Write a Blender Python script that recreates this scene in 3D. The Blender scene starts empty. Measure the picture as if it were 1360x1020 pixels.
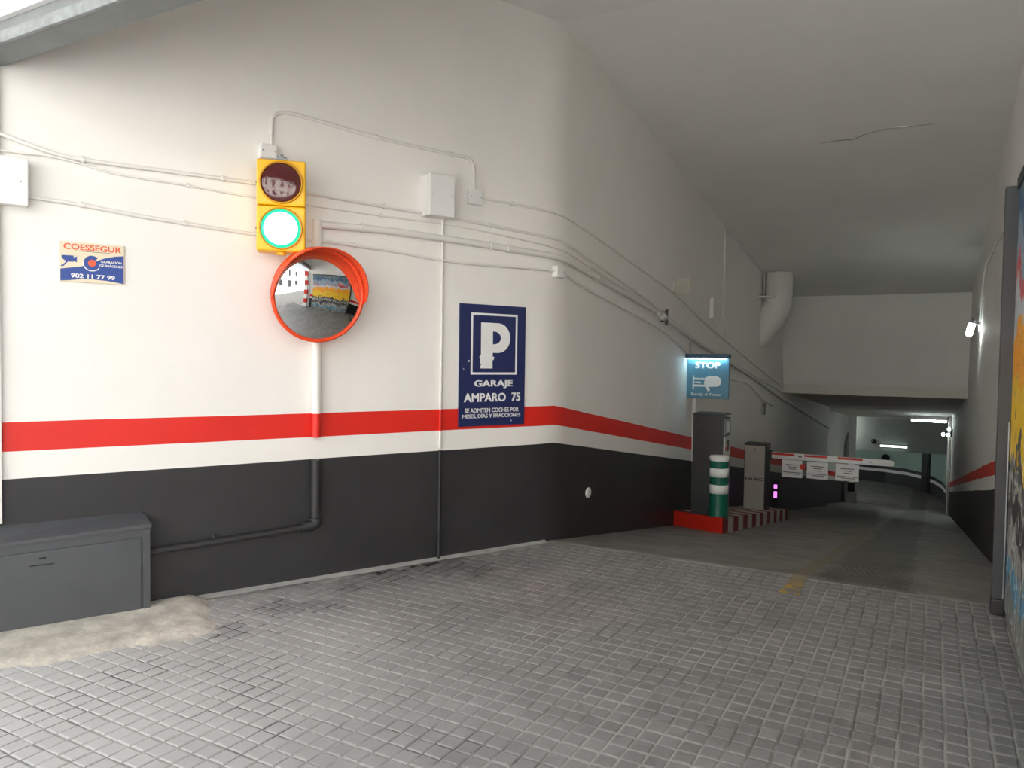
import bpy, bmesh, math, random
from mathutils import Matrix, Vector, noise
random.seed(7)
S = bpy.context.scene
C = S.collection
PI = math.pi

# ------------------------------------------------------------------ camera, world, exposure
F_PX = 998.5
CAM_Z = 1.6
R_ = Vector((0.87217, 0.48897, 0.01490)); U_ = Vector((-0.02895, 0.02119, 0.99936)); F_ = Vector((-0.48834, 0.87204, -0.03264))
cam_data = bpy.data.cameras.new('camera'); cam = bpy.data.objects.new('camera', cam_data); C.objects.link(cam)
cam.matrix_world = Matrix(((R_.x, U_.x, -F_.x, 0), (R_.y, U_.y, -F_.y, 0), (R_.z, U_.z, -F_.z, CAM_Z), (0, 0, 0, 1)))
cam_data.sensor_width = 36.0; cam_data.lens = F_PX / 1360 * 36.0
cam_data.clip_start = 0.05; cam_data.clip_end = 300
S.camera = cam

w = bpy.data.worlds.new('overcast_sky'); S.world = w; w.use_nodes = True
bg = w.node_tree.nodes['Background']; bg.inputs[0].default_value = (0.93, 0.965, 1.0, 1); bg.inputs[1].default_value = 1.15
sun_data = bpy.data.lights.new('sun', 'SUN'); sun = bpy.data.objects.new('sun', sun_data); C.objects.link(sun)
sun_data.energy = 34.0; sun_data.angle = math.radians(2); sun_data.color = (1.0, 0.98, 0.955)
sun.rotation_euler = Vector((.12, -.58, -1.0)).to_track_quat('-Z', 'Y').to_euler(); sun.location = (0, 0, 20)

S.view_settings.view_transform = 'Standard'; S.view_settings.look = 'None'
S.view_settings.gamma = 1.0; S.view_settings.use_curve_mapping = False
S.view_settings.exposure = -0.15
S.cycles.use_denoising = True
S.cycles.max_bounces = 16; S.cycles.diffuse_bounces = 8

# ------------------------------------------------------------------ layout of the place (metres)
XC, YC = -2.90, 5.98            # where the splayed entrance wall meets the tunnel wall
SPLAY = math.radians(25.25)
XR = 0.61                       # right tunnel wall
SF = 0.148                      # ramp gradient
SC = 0.1372                     # ceiling gradient
Z_CEIL = 4.535
Y_BULK, Z_BULK = 17.6, 0.943
Y_RAMP_END = 36.0
Y_LINTEL = 2.32
DL = Vector((-math.sin(SPLAY), -math.cos(SPLAY)))
T_ = 0.22; R_C = T_ / math.tan(SPLAY / 2)

def zf(y):
    if y <= YC: return 0.0
    return -SF * (min(y, Y_RAMP_END) - YC)

def wp(u, off=0.0):
    """left wall in plan: u<0 along the splayed entrance wall, u>0 down the tunnel; off = distance out of the wall"""
    if u <= -T_:
        b = Vector((XC, YC)) + DL * (-u); n = Vector((math.cos(SPLAY), -math.sin(SPLAY)))
    elif u >= T_:
        b = Vector((XC, YC + u)); n = Vector((1, 0))
    else:
        phi = SPLAY * (1 - (u + T_) / (2 * T_)); n = Vector((math.cos(phi), -math.sin(phi)))
        b = Vector((XC - R_C, YC + T_)) + n * R_C
    return b + n * off

def wu(u, z, off=0.0):
    q = wp(u, off); return Vector((q.x, q.y, z))

ROT_L = math.radians(90) - SPLAY     # local x runs right along the entrance wall, -y points out of it
ROT_T = math.radians(90)             # the same for the left tunnel wall
ROT_R = math.radians(-90)            # and for the right tunnel wall

# ------------------------------------------------------------------ materials
def srgb(r, g, b):
    f = lambda c: (c / 255 / 12.92) if c <= 10.31 else ((c / 255 + 0.055) / 1.055) ** 2.4
    return (f(r), f(g), f(b), 1)

M = {}
def mat(name, col, rough=0.6, metal=0.0, bump=0.0, bscale=30.0, var=0.0, vscale=4.0, emit=None, estr=0.0, spec=0.5, coat=0.0):
    m = bpy.data.materials.new(name); m.use_nodes = True
    nt = m.node_tree; b = nt.nodes['Principled BSDF']
    b.inputs['Base Color'].default_value = col; b.inputs['Roughness'].default_value = rough; b.inputs['Metallic'].default_value = metal
    b.inputs['Specular IOR Level'].default_value = spec; b.inputs['Coat Weight'].default_value = coat
    if emit: b.inputs['Emission Color'].default_value = emit; b.inputs['Emission Strength'].default_value = estr
    geo = nt.nodes.new('ShaderNodeNewGeometry')
    if var > 0:
        n = nt.nodes.new('ShaderNodeTexNoise'); n.inputs['Scale'].default_value = vscale; n.inputs['Detail'].default_value = 6; n.inputs['Roughness'].default_value = 0.6
        nt.links.new(geo.outputs['Position'], n.inputs['Vector'])
        mp = nt.nodes.new('ShaderNodeMapRange'); mp.inputs[1].default_value = .3; mp.inputs[2].default_value = .7; mp.inputs[3].default_value = 1 - var; mp.inputs[4].default_value = 1 + var
        nt.links.new(n.outputs['Fac'], mp.inputs[0])
        mx = nt.nodes.new('ShaderNodeVectorMath'); mx.operation = 'SCALE'; mx.inputs[0].default_value = col[:3]
        nt.links.new(mp.outputs[0], mx.inputs['Scale']); nt.links.new(mx.outputs[0], b.inputs['Base Color'])
    if bump > 0:
        n2 = nt.nodes.new('ShaderNodeTexNoise'); n2.inputs['Scale'].default_value = bscale; n2.inputs['Detail'].default_value = 8
        nt.links.new(geo.outputs['Position'], n2.inputs['Vector'])
        bp = nt.nodes.new('ShaderNodeBump'); bp.inputs['Strength'].default_value = bump; bp.inputs['Distance'].default_value = 0.01
        nt.links.new(n2.outputs['Fac'], bp.inputs['Height']); nt.links.new(bp.outputs[0], b.inputs['Normal'])
    M[name] = m
    return m

mat('wall_white', (0.86, 0.845, 0.815, 1), 0.65, bump=.12, bscale=14, var=.025, vscale=1.6, spec=.3)
mat('wall_red', srgb(222, 38, 26), 0.5, bump=.08, bscale=14, var=.04, vscale=2)
mat('wall_black', (0.032, 0.032, 0.034, 1), 0.5, bump=.15, bscale=10, var=.12, vscale=2.5, spec=.4)
mat('wall_green', (0.34, 0.48, 0.41, 1), 0.6, bump=.1, var=.04)
mat('ceiling_paint', (0.84, 0.84, 0.81, 1), 0.75, bump=.14, bscale=5, var=.03, vscale=1.2, spec=.2)
mat('bulkhead_paint', (0.74, 0.72, 0.65, 1), 0.7, bump=.14, bscale=5, var=.03, vscale=1.2, spec=.2)
mat('pvc_white', (0.80, 0.79, 0.76, 1), 0.45)
mat('box_white', (0.80, 0.80, 0.79, 1), 0.4)
mat('grey_metal', (0.30, 0.31, 0.32, 1), 0.4, metal=.8)
mat('dark_metal', (0.045, 0.045, 0.048, 1), 0.5, var=.1)
mat('black_plastic', (0.012, 0.012, 0.013, 1), 0.4)
mat('door_grey', (0.075, 0.080, 0.088, 1), 0.45, bump=.12, bscale=8, var=.1, vscale=3)
mat('yellow_plastic', srgb(243, 186, 10), 0.35, var=.05)
mat('amber_edge', srgb(200, 140, 5), 0.4)
mat('orange_plastic', srgb(232, 74, 30), 0.35)
mat('mirror_glass', (0.93, 0.94, 0.94, 1), 0.015, metal=1.0)
mat('sign_navy', srgb(32, 44, 92), 0.35, var=.05, vscale=20)
mat('sign_white', (0.82, 0.83, 0.83, 1), 0.4)
mat('sign_cream', srgb(228, 216, 190), 0.4)
mat('sign_blue', srgb(40, 72, 150), 0.35)
mat('sign_orange', srgb(226, 92, 56), 0.4)
mat('stop_blue', srgb(84, 138, 164), 0.35)
mat('hood_blue', srgb(50, 80, 110), 0.4)
mat('machine_grey', (0.020, 0.020, 0.021, 1), 0.45, var=.05)
mat('machine_panel', (0.22, 0.23, 0.24, 1), 0.4)
mat('silver', (0.62, 0.62, 0.61, 1), 0.35, metal=.3)
mat('barrier_panel', (0.52, 0.50, 0.46, 1), 0.4, var=.03)
mat('bollard_green', srgb(20, 96, 78), 0.35)
mat('bollard_white', (0.78, 0.80, 0.78, 1), 0.35)
mat('kerb_red', srgb(205, 40, 22), 0.55, var=.08, vscale=10)
mat('kerb_darkred', srgb(120, 24, 30), 0.6, var=.15, vscale=10)
mat('kerb_white', (0.55, 0.53, 0.49, 1), 0.6, var=.12, vscale=12)
mat('reflector_red', srgb(215, 40, 28), 0.3)
mat('concrete_grey', (0.28, 0.28, 0.27, 1), 0.8, var=.12, vscale=8, bump=.2)
mat('steel_paint', (0.17, 0.185, 0.185, 1), 0.5, var=.1, vscale=4)
mat('steel_skylit', (0.22, 0.24, 0.245, 1), 0.5, var=.25, vscale=18)  # lintel steel again, lightened to stand in for sky light on the flange
mat('fascia_white', (0.75, 0.75, 0.76, 1), 0.6)
mat('duct_paint', (0.72, 0.71, 0.68, 1), 0.6, bump=.15, bscale=10)
mat('cement_light', (0.58, 0.55, 0.485, 1), 0.9, var=.3, vscale=7, bump=.4, bscale=25)
mat('mortar_line', (0.36, 0.36, 0.35, 1), 0.9, var=.2, vscale=9)
mat('plaster_crack', (0.30, 0.30, 0.29, 1), 0.9)
mat('glass_dark', (0.02, 0.022, 0.025, 1), 0.08)
mat('facade_white', (0.84, 0.83, 0.80, 1), 0.7, var=.05)
mat('facade_dark', (0.12, 0.13, 0.14, 1), 0.5)
mat('beige_plate', (0.42, 0.40, 0.34, 1), 0.5)
mat('tube_lit', (1, 1, 1, 1), 0.4, emit=(0.90, 1.0, 0.95, 1), estr=4)
mat('tube_bright', (1, 1, 1, 1), 0.4, emit=(0.88, 1.0, 0.95, 1), estr=65)
mat('beam_grey', (0.30, 0.34, 0.32, 1), 0.7, var=.05)
mat('lamp_lit', (1, 1, 1, 1), 0.4, emit=(0.90, 1.0, 0.94, 1), estr=60)
mat('spot_lit', (1, 1, 1, 1), 0.4, emit=(0.90, 1.0, 0.97, 1), estr=5)
mat('led_strip', (1, 1, 1, 1), 0.4, emit=(0.60, 0.92, 1.0, 1), estr=26)
mat('green_lit', (.3, 1, .7, 1), 0.3, emit=(0.42, 1.0, 0.80, 1), estr=5.0)
mat('green_ring', (.02, .5, .3, 1), 0.3, emit=(0.02, 0.85, 0.46, 1), estr=.75)
mat('magenta_lit', (1, .3, 1, 1), 0.3, emit=(0.75, 0.22, 0.85, 1), estr=1.6)

def red_lens():
    m = bpy.data.materials.new('red_lens'); m.use_nodes = True; nt = m.node_tree; b = nt.nodes['Principled BSDF']
    b.inputs['Base Color'].default_value = (0.085, 0.018, 0.020, 1); b.inputs['Roughness'].default_value = .08; b.inputs['Coat Weight'].default_value = .6
    v = nt.nodes.new('ShaderNodeTexVoronoi'); v.inputs['Scale'].default_value = 60
    tc = nt.nodes.new('ShaderNodeTexCoord'); nt.links.new(tc.outputs['Object'], v.inputs['Vector'])
    bp = nt.nodes.new('ShaderNodeBump'); bp.inputs['Strength'].default_value = .12; bp.inputs['Distance'].default_value = .004
    nt.links.new(v.outputs['Distance'], bp.inputs['Height']); nt.links.new(bp.outputs[0], b.inputs['Normal'])
    M['red_lens'] = m
red_lens()

def math_node(nt, op, a, b=None, clamp=False):
    n = nt.nodes.new('ShaderNodeMath'); n.operation = op; n.use_clamp = clamp
    for i, v in enumerate((a, b)):
        if v is None: continue
        if isinstance(v, (int, float)): n.inputs[i].default_value = v
        else: nt.links.new(v, n.inputs[i])
    return n.outputs[0]

def mix_col(nt, fac, a, b):
    n = nt.nodes.new('ShaderNodeMix'); n.data_type = 'RGBA'
    for sock, v in ((n.inputs['Factor'], fac), (n.inputs['A'], a), (n.inputs['B'], b)):
        if isinstance(v, (tuple, list)): sock.default_value = v
        elif isinstance(v, (int, float)): sock.default_value = v
        else: nt.links.new(v, sock)
    return n.outputs['Result']

def noise_node(nt, vec, scale, detail=5, rough=.55):
    n = nt.nodes.new('ShaderNodeTexNoise'); n.inputs['Scale'].default_value = scale; n.inputs['Detail'].default_value = detail; n.inputs['Roughness'].default_value = rough
    nt.links.new(vec, n.inputs['Vector']); return n.outputs['Fac']

def smooth(nt, v, lo, hi):
    n = nt.nodes.new('ShaderNodeMapRange'); n.interpolation_type = 'SMOOTHSTEP'
    n.inputs[1].default_value = lo; n.inputs[2].default_value = hi; n.inputs[3].default_value = 0; n.inputs[4].default_value = 1
    nt.links.new(v, n.inputs[0]); return n.outputs[0]

STAINS = [(-3.52, 3.00, .16), (-3.60, 3.42, .20), (-3.40, 3.60, .16), (-3.42, 4.35, .22), (-3.28, 4.66, .26), (-3.02, 4.86, .24), (-3.5, 4.0, .14)]
def stain_mask(nt, pos):
    out = None
    wob = noise_node(nt, pos, 9, 4)
    for x, y, r in STAINS:
        d = nt.nodes.new('ShaderNodeVectorMath'); d.operation = 'DISTANCE'; nt.links.new(pos, d.inputs[0]); d.inputs[1].default_value = (x, y, 0)
        dd = math_node(nt, 'ADD', d.outputs['Value'], math_node(nt, 'MULTIPLY', math_node(nt, 'SUBTRACT', wob, .5), .5))
        k = math_node(nt, 'SUBTRACT', 1.0, smooth(nt, dd, r * .55, r))
        out = k if out is None else math_node(nt, 'MAXIMUM', out, k)
    return out

PX_, PY_ = 0.088, 0.094      # pitch of the paving
def floor_mats():
    # stone setts
    m = bpy.data.materials.new('sett_stone'); m.use_nodes = True; nt = m.node_tree; b = nt.nodes['Principled BSDF']
    geo = nt.nodes.new('ShaderNodeNewGeometry'); pos = geo.outputs['Position']
    mul = nt.nodes.new('ShaderNodeVectorMath'); mul.operation = 'MULTIPLY'; nt.links.new(pos, mul.inputs[0]); mul.inputs[1].default_value = (1 / PX_, 1 / PY_, 0)
    fl = nt.nodes.new('ShaderNodeVectorMath'); fl.operation = 'FLOOR'; nt.links.new(mul.outputs[0], fl.inputs[0])
    wn = nt.nodes.new('ShaderNodeTexWhiteNoise'); nt.links.new(fl.outputs[0], wn.inputs['Vector'])
    big = noise_node(nt, pos, .9, 4); fine = noise_node(nt, pos, 60, 4); mid = noise_node(nt, pos, 5, 5)
    val = math_node(nt, 'ADD', math_node(nt, 'MULTIPLY', wn.outputs['Value'], .05), .20)
    val = math_node(nt, 'ADD', val, math_node(nt, 'MULTIPLY', math_node(nt, 'SUBTRACT', fine, .5), .05))
    val = math_node(nt, 'ADD', val, math_node(nt, 'MULTIPLY', math_node(nt, 'SUBTRACT', mid, .5), .10))
    val = math_node(nt, 'ADD', val, math_node(nt, 'MULTIPLY', math_node(nt, 'SUBTRACT', big, .5), .16))
    cc = nt.nodes.new('ShaderNodeCombineColor'); 
    red = smooth(nt, noise_node(nt, pos, .55, 3), .52, .68)
    nt.links.new(math_node(nt, 'MULTIPLY', val, math_node(nt, 'ADD', 1.0, math_node(nt, 'MULTIPLY', red, .10))), cc.inputs[0]); nt.links.new(val, cc.inputs[1])
    nt.links.new(math_node(nt, 'MULTIPLY', val, 1.0), cc.inputs[2])
    st = stain_mask(nt, pos)
    # grey cement dusting by the spill, paled further in imitation of entrance daylight
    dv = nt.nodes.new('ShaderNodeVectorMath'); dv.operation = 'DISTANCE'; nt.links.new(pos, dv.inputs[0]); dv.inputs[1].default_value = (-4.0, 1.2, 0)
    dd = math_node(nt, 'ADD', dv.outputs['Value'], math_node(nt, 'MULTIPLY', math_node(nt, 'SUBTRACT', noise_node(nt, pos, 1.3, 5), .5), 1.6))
    dust_daylight = math_node(nt, 'MULTIPLY', math_node(nt, 'SUBTRACT', 1.0, smooth(nt, dd, .6, 3.6)), .95)
    base = mix_col(nt, dust_daylight, cc.outputs[0], (.58, .58, .58, 1))
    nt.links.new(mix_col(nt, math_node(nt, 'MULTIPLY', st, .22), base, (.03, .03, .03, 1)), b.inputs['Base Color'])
    b.inputs['Roughness'].default_value = .7; b.inputs['Specular IOR Level'].default_value = .35
    bp = nt.nodes.new('ShaderNodeBump'); bp.inputs['Strength'].default_value = .25; bp.inputs['Distance'].default_value = .004; nt.links.new(fine, bp.inputs['Height']); nt.links.new(bp.outputs[0], b.inputs['Normal'])
    M['sett_stone'] = m
    # joint mortar
    m = bpy.data.materials.new('joint_mortar'); m.use_nodes = True; nt = m.node_tree; b = nt.nodes['Principled BSDF']
    geo = nt.nodes.new('ShaderNodeNewGeometry'); pos = geo.outputs['Position']
    k = smooth(nt, noise_node(nt, pos, 2.2, 5), .36, .60)
    col = mix_col(nt, k, (.15, .148, .142, 1), (.40, .395, .38, 1))
    sp = smooth(nt, noise_node(nt, pos, 14, 3), .66, .74)
    col = mix_col(nt, math_node(nt, 'MULTIPLY', sp, .8), col, (.05, .05, .05, 1))
    col = mix_col(nt, stain_mask(nt, pos), col, (.010, .010, .010, 1))
    nt.links.new(col, b.inputs['Base Color']); b.inputs['Roughness'].default_value = .9
    M['joint_mortar'] = m
    # ramp concrete: worn dark wheel lane between the painted line and a lighter strip by the wall
    m = bpy.data.materials.new('ramp_concrete'); m.use_nodes = True; nt = m.node_tree; b = nt.nodes['Principled BSDF']
    geo = nt.nodes.new('ShaderNodeNewGeometry'); pos = geo.outputs['Position']
    sx = nt.nodes.new('ShaderNodeSeparateXYZ'); nt.links.new(pos, sx.inputs[0])
    xw = math_node(nt, 'ADD', sx.outputs[0], math_node(nt, 'MULTIPLY', math_node(nt, 'SUBTRACT', noise_node(nt, pos, 1.5, 4), .5), .25))
    lane = math_node(nt, 'MULTIPLY', smooth(nt, xw, -.78, -.66), math_node(nt, 'SUBTRACT', 1.0, smooth(nt, xw, -.14, -.06)))
    col = mix_col(nt, smooth(nt, noise_node(nt, pos, 3, 6), .3, .7), (.16, .153, .14, 1), (.25, .24, .22, 1))
    col = mix_col(nt, math_node(nt, 'MULTIPLY', lane, .6), col, (.075, .073, .068, 1))
    nt.links.new(col, b.inputs['Base Color']); b.inputs['Roughness'].default_value = .62; b.inputs['Specular IOR Level'].default_value = .5
    bp = nt.nodes.new('ShaderNodeBump'); bp.inputs['Strength'].default_value = .3; bp.inputs['Distance'].default_value = .006
    nt.links.new(noise_node(nt, pos, 25, 6), bp.inputs['Height']); nt.links.new(bp.outputs[0], b.inputs['Normal'])
    M['ramp_concrete'] = m
    # worn yellow line
    m = bpy.data.materials.new('worn_yellow'); m.use_nodes = True; nt = m.node_tree; b = nt.nodes['Principled BSDF']
    geo = nt.nodes.new('ShaderNodeNewGeometry'); pos = geo.outputs['Position']
    sx = nt.nodes.new('ShaderNodeSeparateXYZ'); nt.links.new(pos, sx.inputs[0])
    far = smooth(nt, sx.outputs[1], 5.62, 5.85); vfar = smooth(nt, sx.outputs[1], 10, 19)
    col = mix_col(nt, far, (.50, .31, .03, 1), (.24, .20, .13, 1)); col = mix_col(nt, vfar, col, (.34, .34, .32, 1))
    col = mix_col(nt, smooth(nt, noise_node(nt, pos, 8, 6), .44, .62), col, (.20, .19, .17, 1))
    nt.links.new(col, b.inputs['Base Color']); b.inputs['Roughness'].default_value = .7
    M['worn_yellow'] = m
    # sprayed gate leaf: bands of paint with scribbles (a plain stand-in)
    m = bpy.data.materials.new('sprayed_sheet'); m.use_nodes = True; nt = m.node_tree; b = nt.nodes['Principled BSDF']
    geo = nt.nodes.new('ShaderNodeNewGeometry'); pos = geo.outputs['Position']
    sx = nt.nodes.new('ShaderNodeSeparateXYZ'); nt.links.new(pos, sx.inputs[0])
    zz = math_node(nt, 'ADD', sx.outputs[2], math_node(nt, 'MULTIPLY', math_node(nt, 'SUBTRACT', noise_node(nt, pos, 2.6, 5), .5), 1.05))
    rp = nt.nodes.new('ShaderNodeValToRGB'); e = rp.color_ramp; e.interpolation = 'CONSTANT'
    cols = [(0, srgb(120, 122, 118)), (.09, srgb(84, 140, 168)), (.17, srgb(150, 150, 146)), (.24, srgb(60, 60, 62)), (.30, srgb(160, 158, 152)), (.34, srgb(86, 84, 84)), (.41, srgb(236, 192, 28)), (.56, srgb(240, 160, 24)), (.66, srgb(190, 196, 200)), (.74, srgb(196, 60, 66)), (.77, srgb(140, 160, 178)), (.86, srgb(70, 104, 138)), (.94, srgb(110, 130, 140))]
    while len(e.elements) > 1: e.elements.remove(e.elements[-1])
    e.elements[0].position = 0; e.elements[0].color = cols[0][1]
    for p_, c_ in cols[1:]:
        el = e.elements.new(p_); el.color = c_
    nt.links.new(math_node(nt, 'DIVIDE', zz, 2.75), rp.inputs[0])
    mp = nt.nodes.new('ShaderNodeMapping'); mp.inputs['Scale'].default_value = (1, 1, .55); nt.links.new(pos, mp.inputs[0])
    line = math_node(nt, 'ABSOLUTE', math_node(nt, 'SUBTRACT', noise_node(nt, mp.outputs[0], 5.5, 2), .5))
    lk = math_node(nt, 'SUBTRACT', 1.0, smooth(nt, line, .008, .018))
    low = math_node(nt, 'SUBTRACT', 1.0, math_node(nt, 'MULTIPLY', smooth(nt, sx.outputs[2], .95, 1.2), .65))
    col = mix_col(nt, math_node(nt, 'MULTIPLY', lk, low), rp.outputs[0], (.03, .03, .035, 1))
    line2 = math_node(nt, 'ABSOLUTE', math_node(nt, 'SUBTRACT', noise_node(nt, mp.outputs[0], 8, 1), .58))
    lk2 = math_node(nt, 'SUBTRACT', 1.0, smooth(nt, line2, .010, .022))
    col = mix_col(nt, math_node(nt, 'MULTIPLY', lk2, math_node(nt, 'MULTIPLY', low, .8)), col, (.75, .75, .73, 1))
    nt.links.new(col, b.inputs['Base Color']); b.inputs['Roughness'].default_value = .5
    M['sprayed_sheet'] = m
    # street asphalt outside
floor_mats()
mat('street_asphalt', (0.32, 0.315, 0.305, 1), 0.9, var=.1, vscale=3)

# ------------------------------------------------------------------ mesh helpers
class MB:
    """collects shapes, then links them as ONE mesh object"""
    def __init__(s): s.v = []; s.f = []; s.mi = []; s.sm = []
    def add(s, vs, fs, mi=0, sm=False):
        o = len(s.v); s.v += [tuple(v) for v in vs]; s.f += [tuple(i + o for i in f) for f in fs]; s.mi += [mi] * len(fs); s.sm += [sm] * len(fs); return s
    def box(s, x0, x1, y0, y1, z0, z1, bev=0.0, mi=0):
        if bev <= 0:
            vs = [(x, y, z) for z in (z0, z1) for x, y in ((x0, y0), (x1, y0), (x1, y1), (x0, y1))]
            return s.add(vs, [(0, 3, 2, 1), (4, 5, 6, 7), (0, 1, 5, 4), (1, 2, 6, 5), (2, 3, 7, 6), (3, 0, 4, 7)], mi)
        bm = bmesh.new(); bmesh.ops.create_cube(bm, size=1)
        for v in bm.verts: v.co = Vector(((x0 + x1) / 2 + v.co.x * (x1 - x0), (y0 + y1) / 2 + v.co.y * (y1 - y0), (z0 + z1) / 2 + v.co.z * (z1 - z0)))
        bmesh.ops.bevel(bm, geom=list(bm.edges), offset=bev, segments=2, affect='EDGES', profile=.5)
        bm.verts.index_update(); s.add([v.co for v in bm.verts], [[v.index for v in f.verts] for f in bm.faces], mi); bm.free(); return s
    def tube(s, pts, r, seg=10, cap=True, mi=0):
        pts = [Vector(p) for p in pts]; n = len(pts); rings = []
        rs = r if isinstance(r, (list, tuple)) else [r] * n
        up = None; vs = []; fs = []
        for i, p in enumerate(pts):
            t = (pts[min(i + 1, n - 1)] - pts[max(i - 1, 0)]).normalized()
            if up is None:
                up = Vector((0, 0, 1)) if abs(t.z) < .9 else Vector((1, 0, 0))
            a = t.cross(up).normalized(); up2 = a.cross(t).normalized(); up = up2
            for k in range(seg):
                q = 2 * PI * k / seg; vs.append(p + (a * math.cos(q) + up2 * math.sin(q)) * rs[i])
        for i in range(n - 1):
            for k in range(seg):
                k2 = (k + 1) % seg; fs.append((i * seg + k, i * seg + k2, (i + 1) * seg + k2, (i + 1) * seg + k))
        s.add(vs, fs, mi, True)
        if cap:
            s.add([vs[k] for k in range(seg)], [tuple(range(seg))[::-1]], mi); s.add(vs[-seg:], [tuple(range(seg))], mi)
        return s
    def cyl(s, p0, p1, r, seg=16, mi=0): return s.tube([p0, p1], r, seg, True, mi)
    def lathe(s, prof, seg=32, mi=0, axis='Y', org=(0, 0, 0), a0=0, a1=2 * PI, sm=True):
        """profile of (radius, along) turned about an axis; along runs on -y for 'Y', on z for 'Z'"""
        full = abs(a1 - a0 - 2 * PI) < 1e-6; vs = []; n = seg if full else seg + 1
        for r, h in prof:
            for k in range(n):
                q = a0 + (a1 - a0) * k / seg
                if axis == 'Y': vs.append((org[0] + r * math.cos(q), org[1] - h, org[2] + r * math.sin(q)))
                else: vs.append((org[0] + r * math.cos(q), org[1] + r * math.sin(q), org[2] + h))
        fs = []
        for i in range(len(prof) - 1):
            for k in range(seg):
                k2 = (k + 1) % n; fs.append((i * n + k, i * n + k2, (i + 1) * n + k2, (i + 1) * n + k))
        return s.add(vs, fs, mi, sm)
    def plate(s, poly, y0, y1, mi=0):
        """polygon in local x-z made solid between depths y0 (front) and y1"""
        n = len(poly); vs = [(x, y0, z) for x, z in poly] + [(x, y1, z) for x, z in poly]
        fs = [tuple(range(n)), tuple(range(2 * n - 1, n - 1, -1))] + [(i, i + n, (i + 1) % n + n, (i + 1) % n) for i in range(n)]
        return s.add(vs, fs, mi)
    def build(s, name, m, parent=None):
        me = bpy.data.meshes.new(name); me.from_pydata(s.v, [], s.f)
        ms = m if isinstance(m, (list, tuple)) else [m]
        for k in ms: me.materials.append(M[k])
        for p, a, q in zip(me.polygons, s.mi, s.sm): p.material_index = a; p.use_smooth = q
        bm = bmesh.new(); bm.from_mesh(me); bmesh.ops.recalc_face_normals(bm, faces=bm.faces); bm.to_mesh(me); bm.free()
        me.update(); o = bpy.data.objects.new(name, me); C.objects.link(o)
        if parent: o.parent = parent
        return o

def tag(o, label=None, cat=None, group=None, kind=None):
    for k, v in (('label', label), ('category', cat), ('group', group), ('kind', kind)):
        if v: o[k] = v
    return o

def thing(name, label, cat, loc, rz=0.0, group=None):
    o = bpy.data.objects.new(name, None); o.empty_display_size = .05; C.objects.link(o)
    o.location = loc; o.rotation_euler = (0, 0, rz); return tag(o, label, cat, group)

def lettering(name, text, x0, x1, z0, z1, y, m, parent, bold=.02, ext=.0006):
    cu = bpy.data.curves.new('lettering', 'FONT'); cu.body = text; cu.resolution_u = 3; cu.align_x = 'LEFT'
    t = bpy.data.objects.new('lettering_tmp', cu); C.objects.link(t)
    bpy.context.view_layer.update()
    me = bpy.data.meshes.new_from_object(t.evaluated_get(bpy.context.evaluated_depsgraph_get()))
    bpy.data.objects.remove(t); bpy.data.curves.remove(cu)
    bm = bmesh.new(); bm.from_mesh(me)
    base_faces = list(bm.faces)      # heavier strokes: the outline once more, shifted each way
    for k, (sx, sy) in enumerate(((1, .6), (-1, .6), (1, -.6), (-1, -.6))):
        dup = bmesh.ops.duplicate(bm, geom=base_faces)
        bmesh.ops.translate(bm, vec=(sx * bold, sy * bold, .00025 * (k + 1)), verts=[v for v in dup['geom'] if isinstance(v, bmesh.types.BMVert)])
    g = bmesh.ops.extrude_face_region(bm, geom=list(bm.faces)); 
    top = [v for v in g['geom'] if isinstance(v, bmesh.types.BMVert)]
    xs = [v.co.x for v in bm.verts]; ys = [v.co.y for v in bm.verts]; ax, bx, ay, by = min(xs), max(xs), min(ys), max(ys)
    tops = set(top)
    for v in bm.verts:
        v.co = Vector((x0 + (v.co.x - ax) / (bx - ax) * (x1 - x0), y - (ext + v.co.z if v in tops else 0), z0 + (v.co.y - ay) / (by - ay) * (z1 - z0)))
    bmesh.ops.recalc_face_normals(bm, faces=bm.faces); bm.to_mesh(me); bm.free()
    me.materials.clear(); me.materials.append(M[m]); me.name = name
    o = bpy.data.objects.new(name, me); C.objects.link(o); o.parent = parent; return o

def spline(pts, n=6):
    """Catmull-Rom through 2-D points"""
    out = []
    P = [pts[0]] + list(pts) + [pts[-1]]
    for i in range(1, len(P) - 2):
        for k in range(n):
            t = k / n; a, b, c, d = (Vector(P[i - 1]), Vector(P[i]), Vector(P[i + 1]), Vector(P[i + 2]))
            out.append(0.5 * ((2 * b) + (c - a) * t + (2 * a - 5 * b + 4 * c - d) * t * t + (3 * b - a - 3 * c + d) * t ** 3))
    out.append(Vector(pts[-1])); return out

# ------------------------------------------------------------------ the setting
def zceil(y):
    if y <= YC: return Z_CEIL
    if y <= Y_BULK: return Z_CEIL - SC * (y - YC)
    return Z_BULK - 0.087 * (y - Y_BULK)

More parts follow.
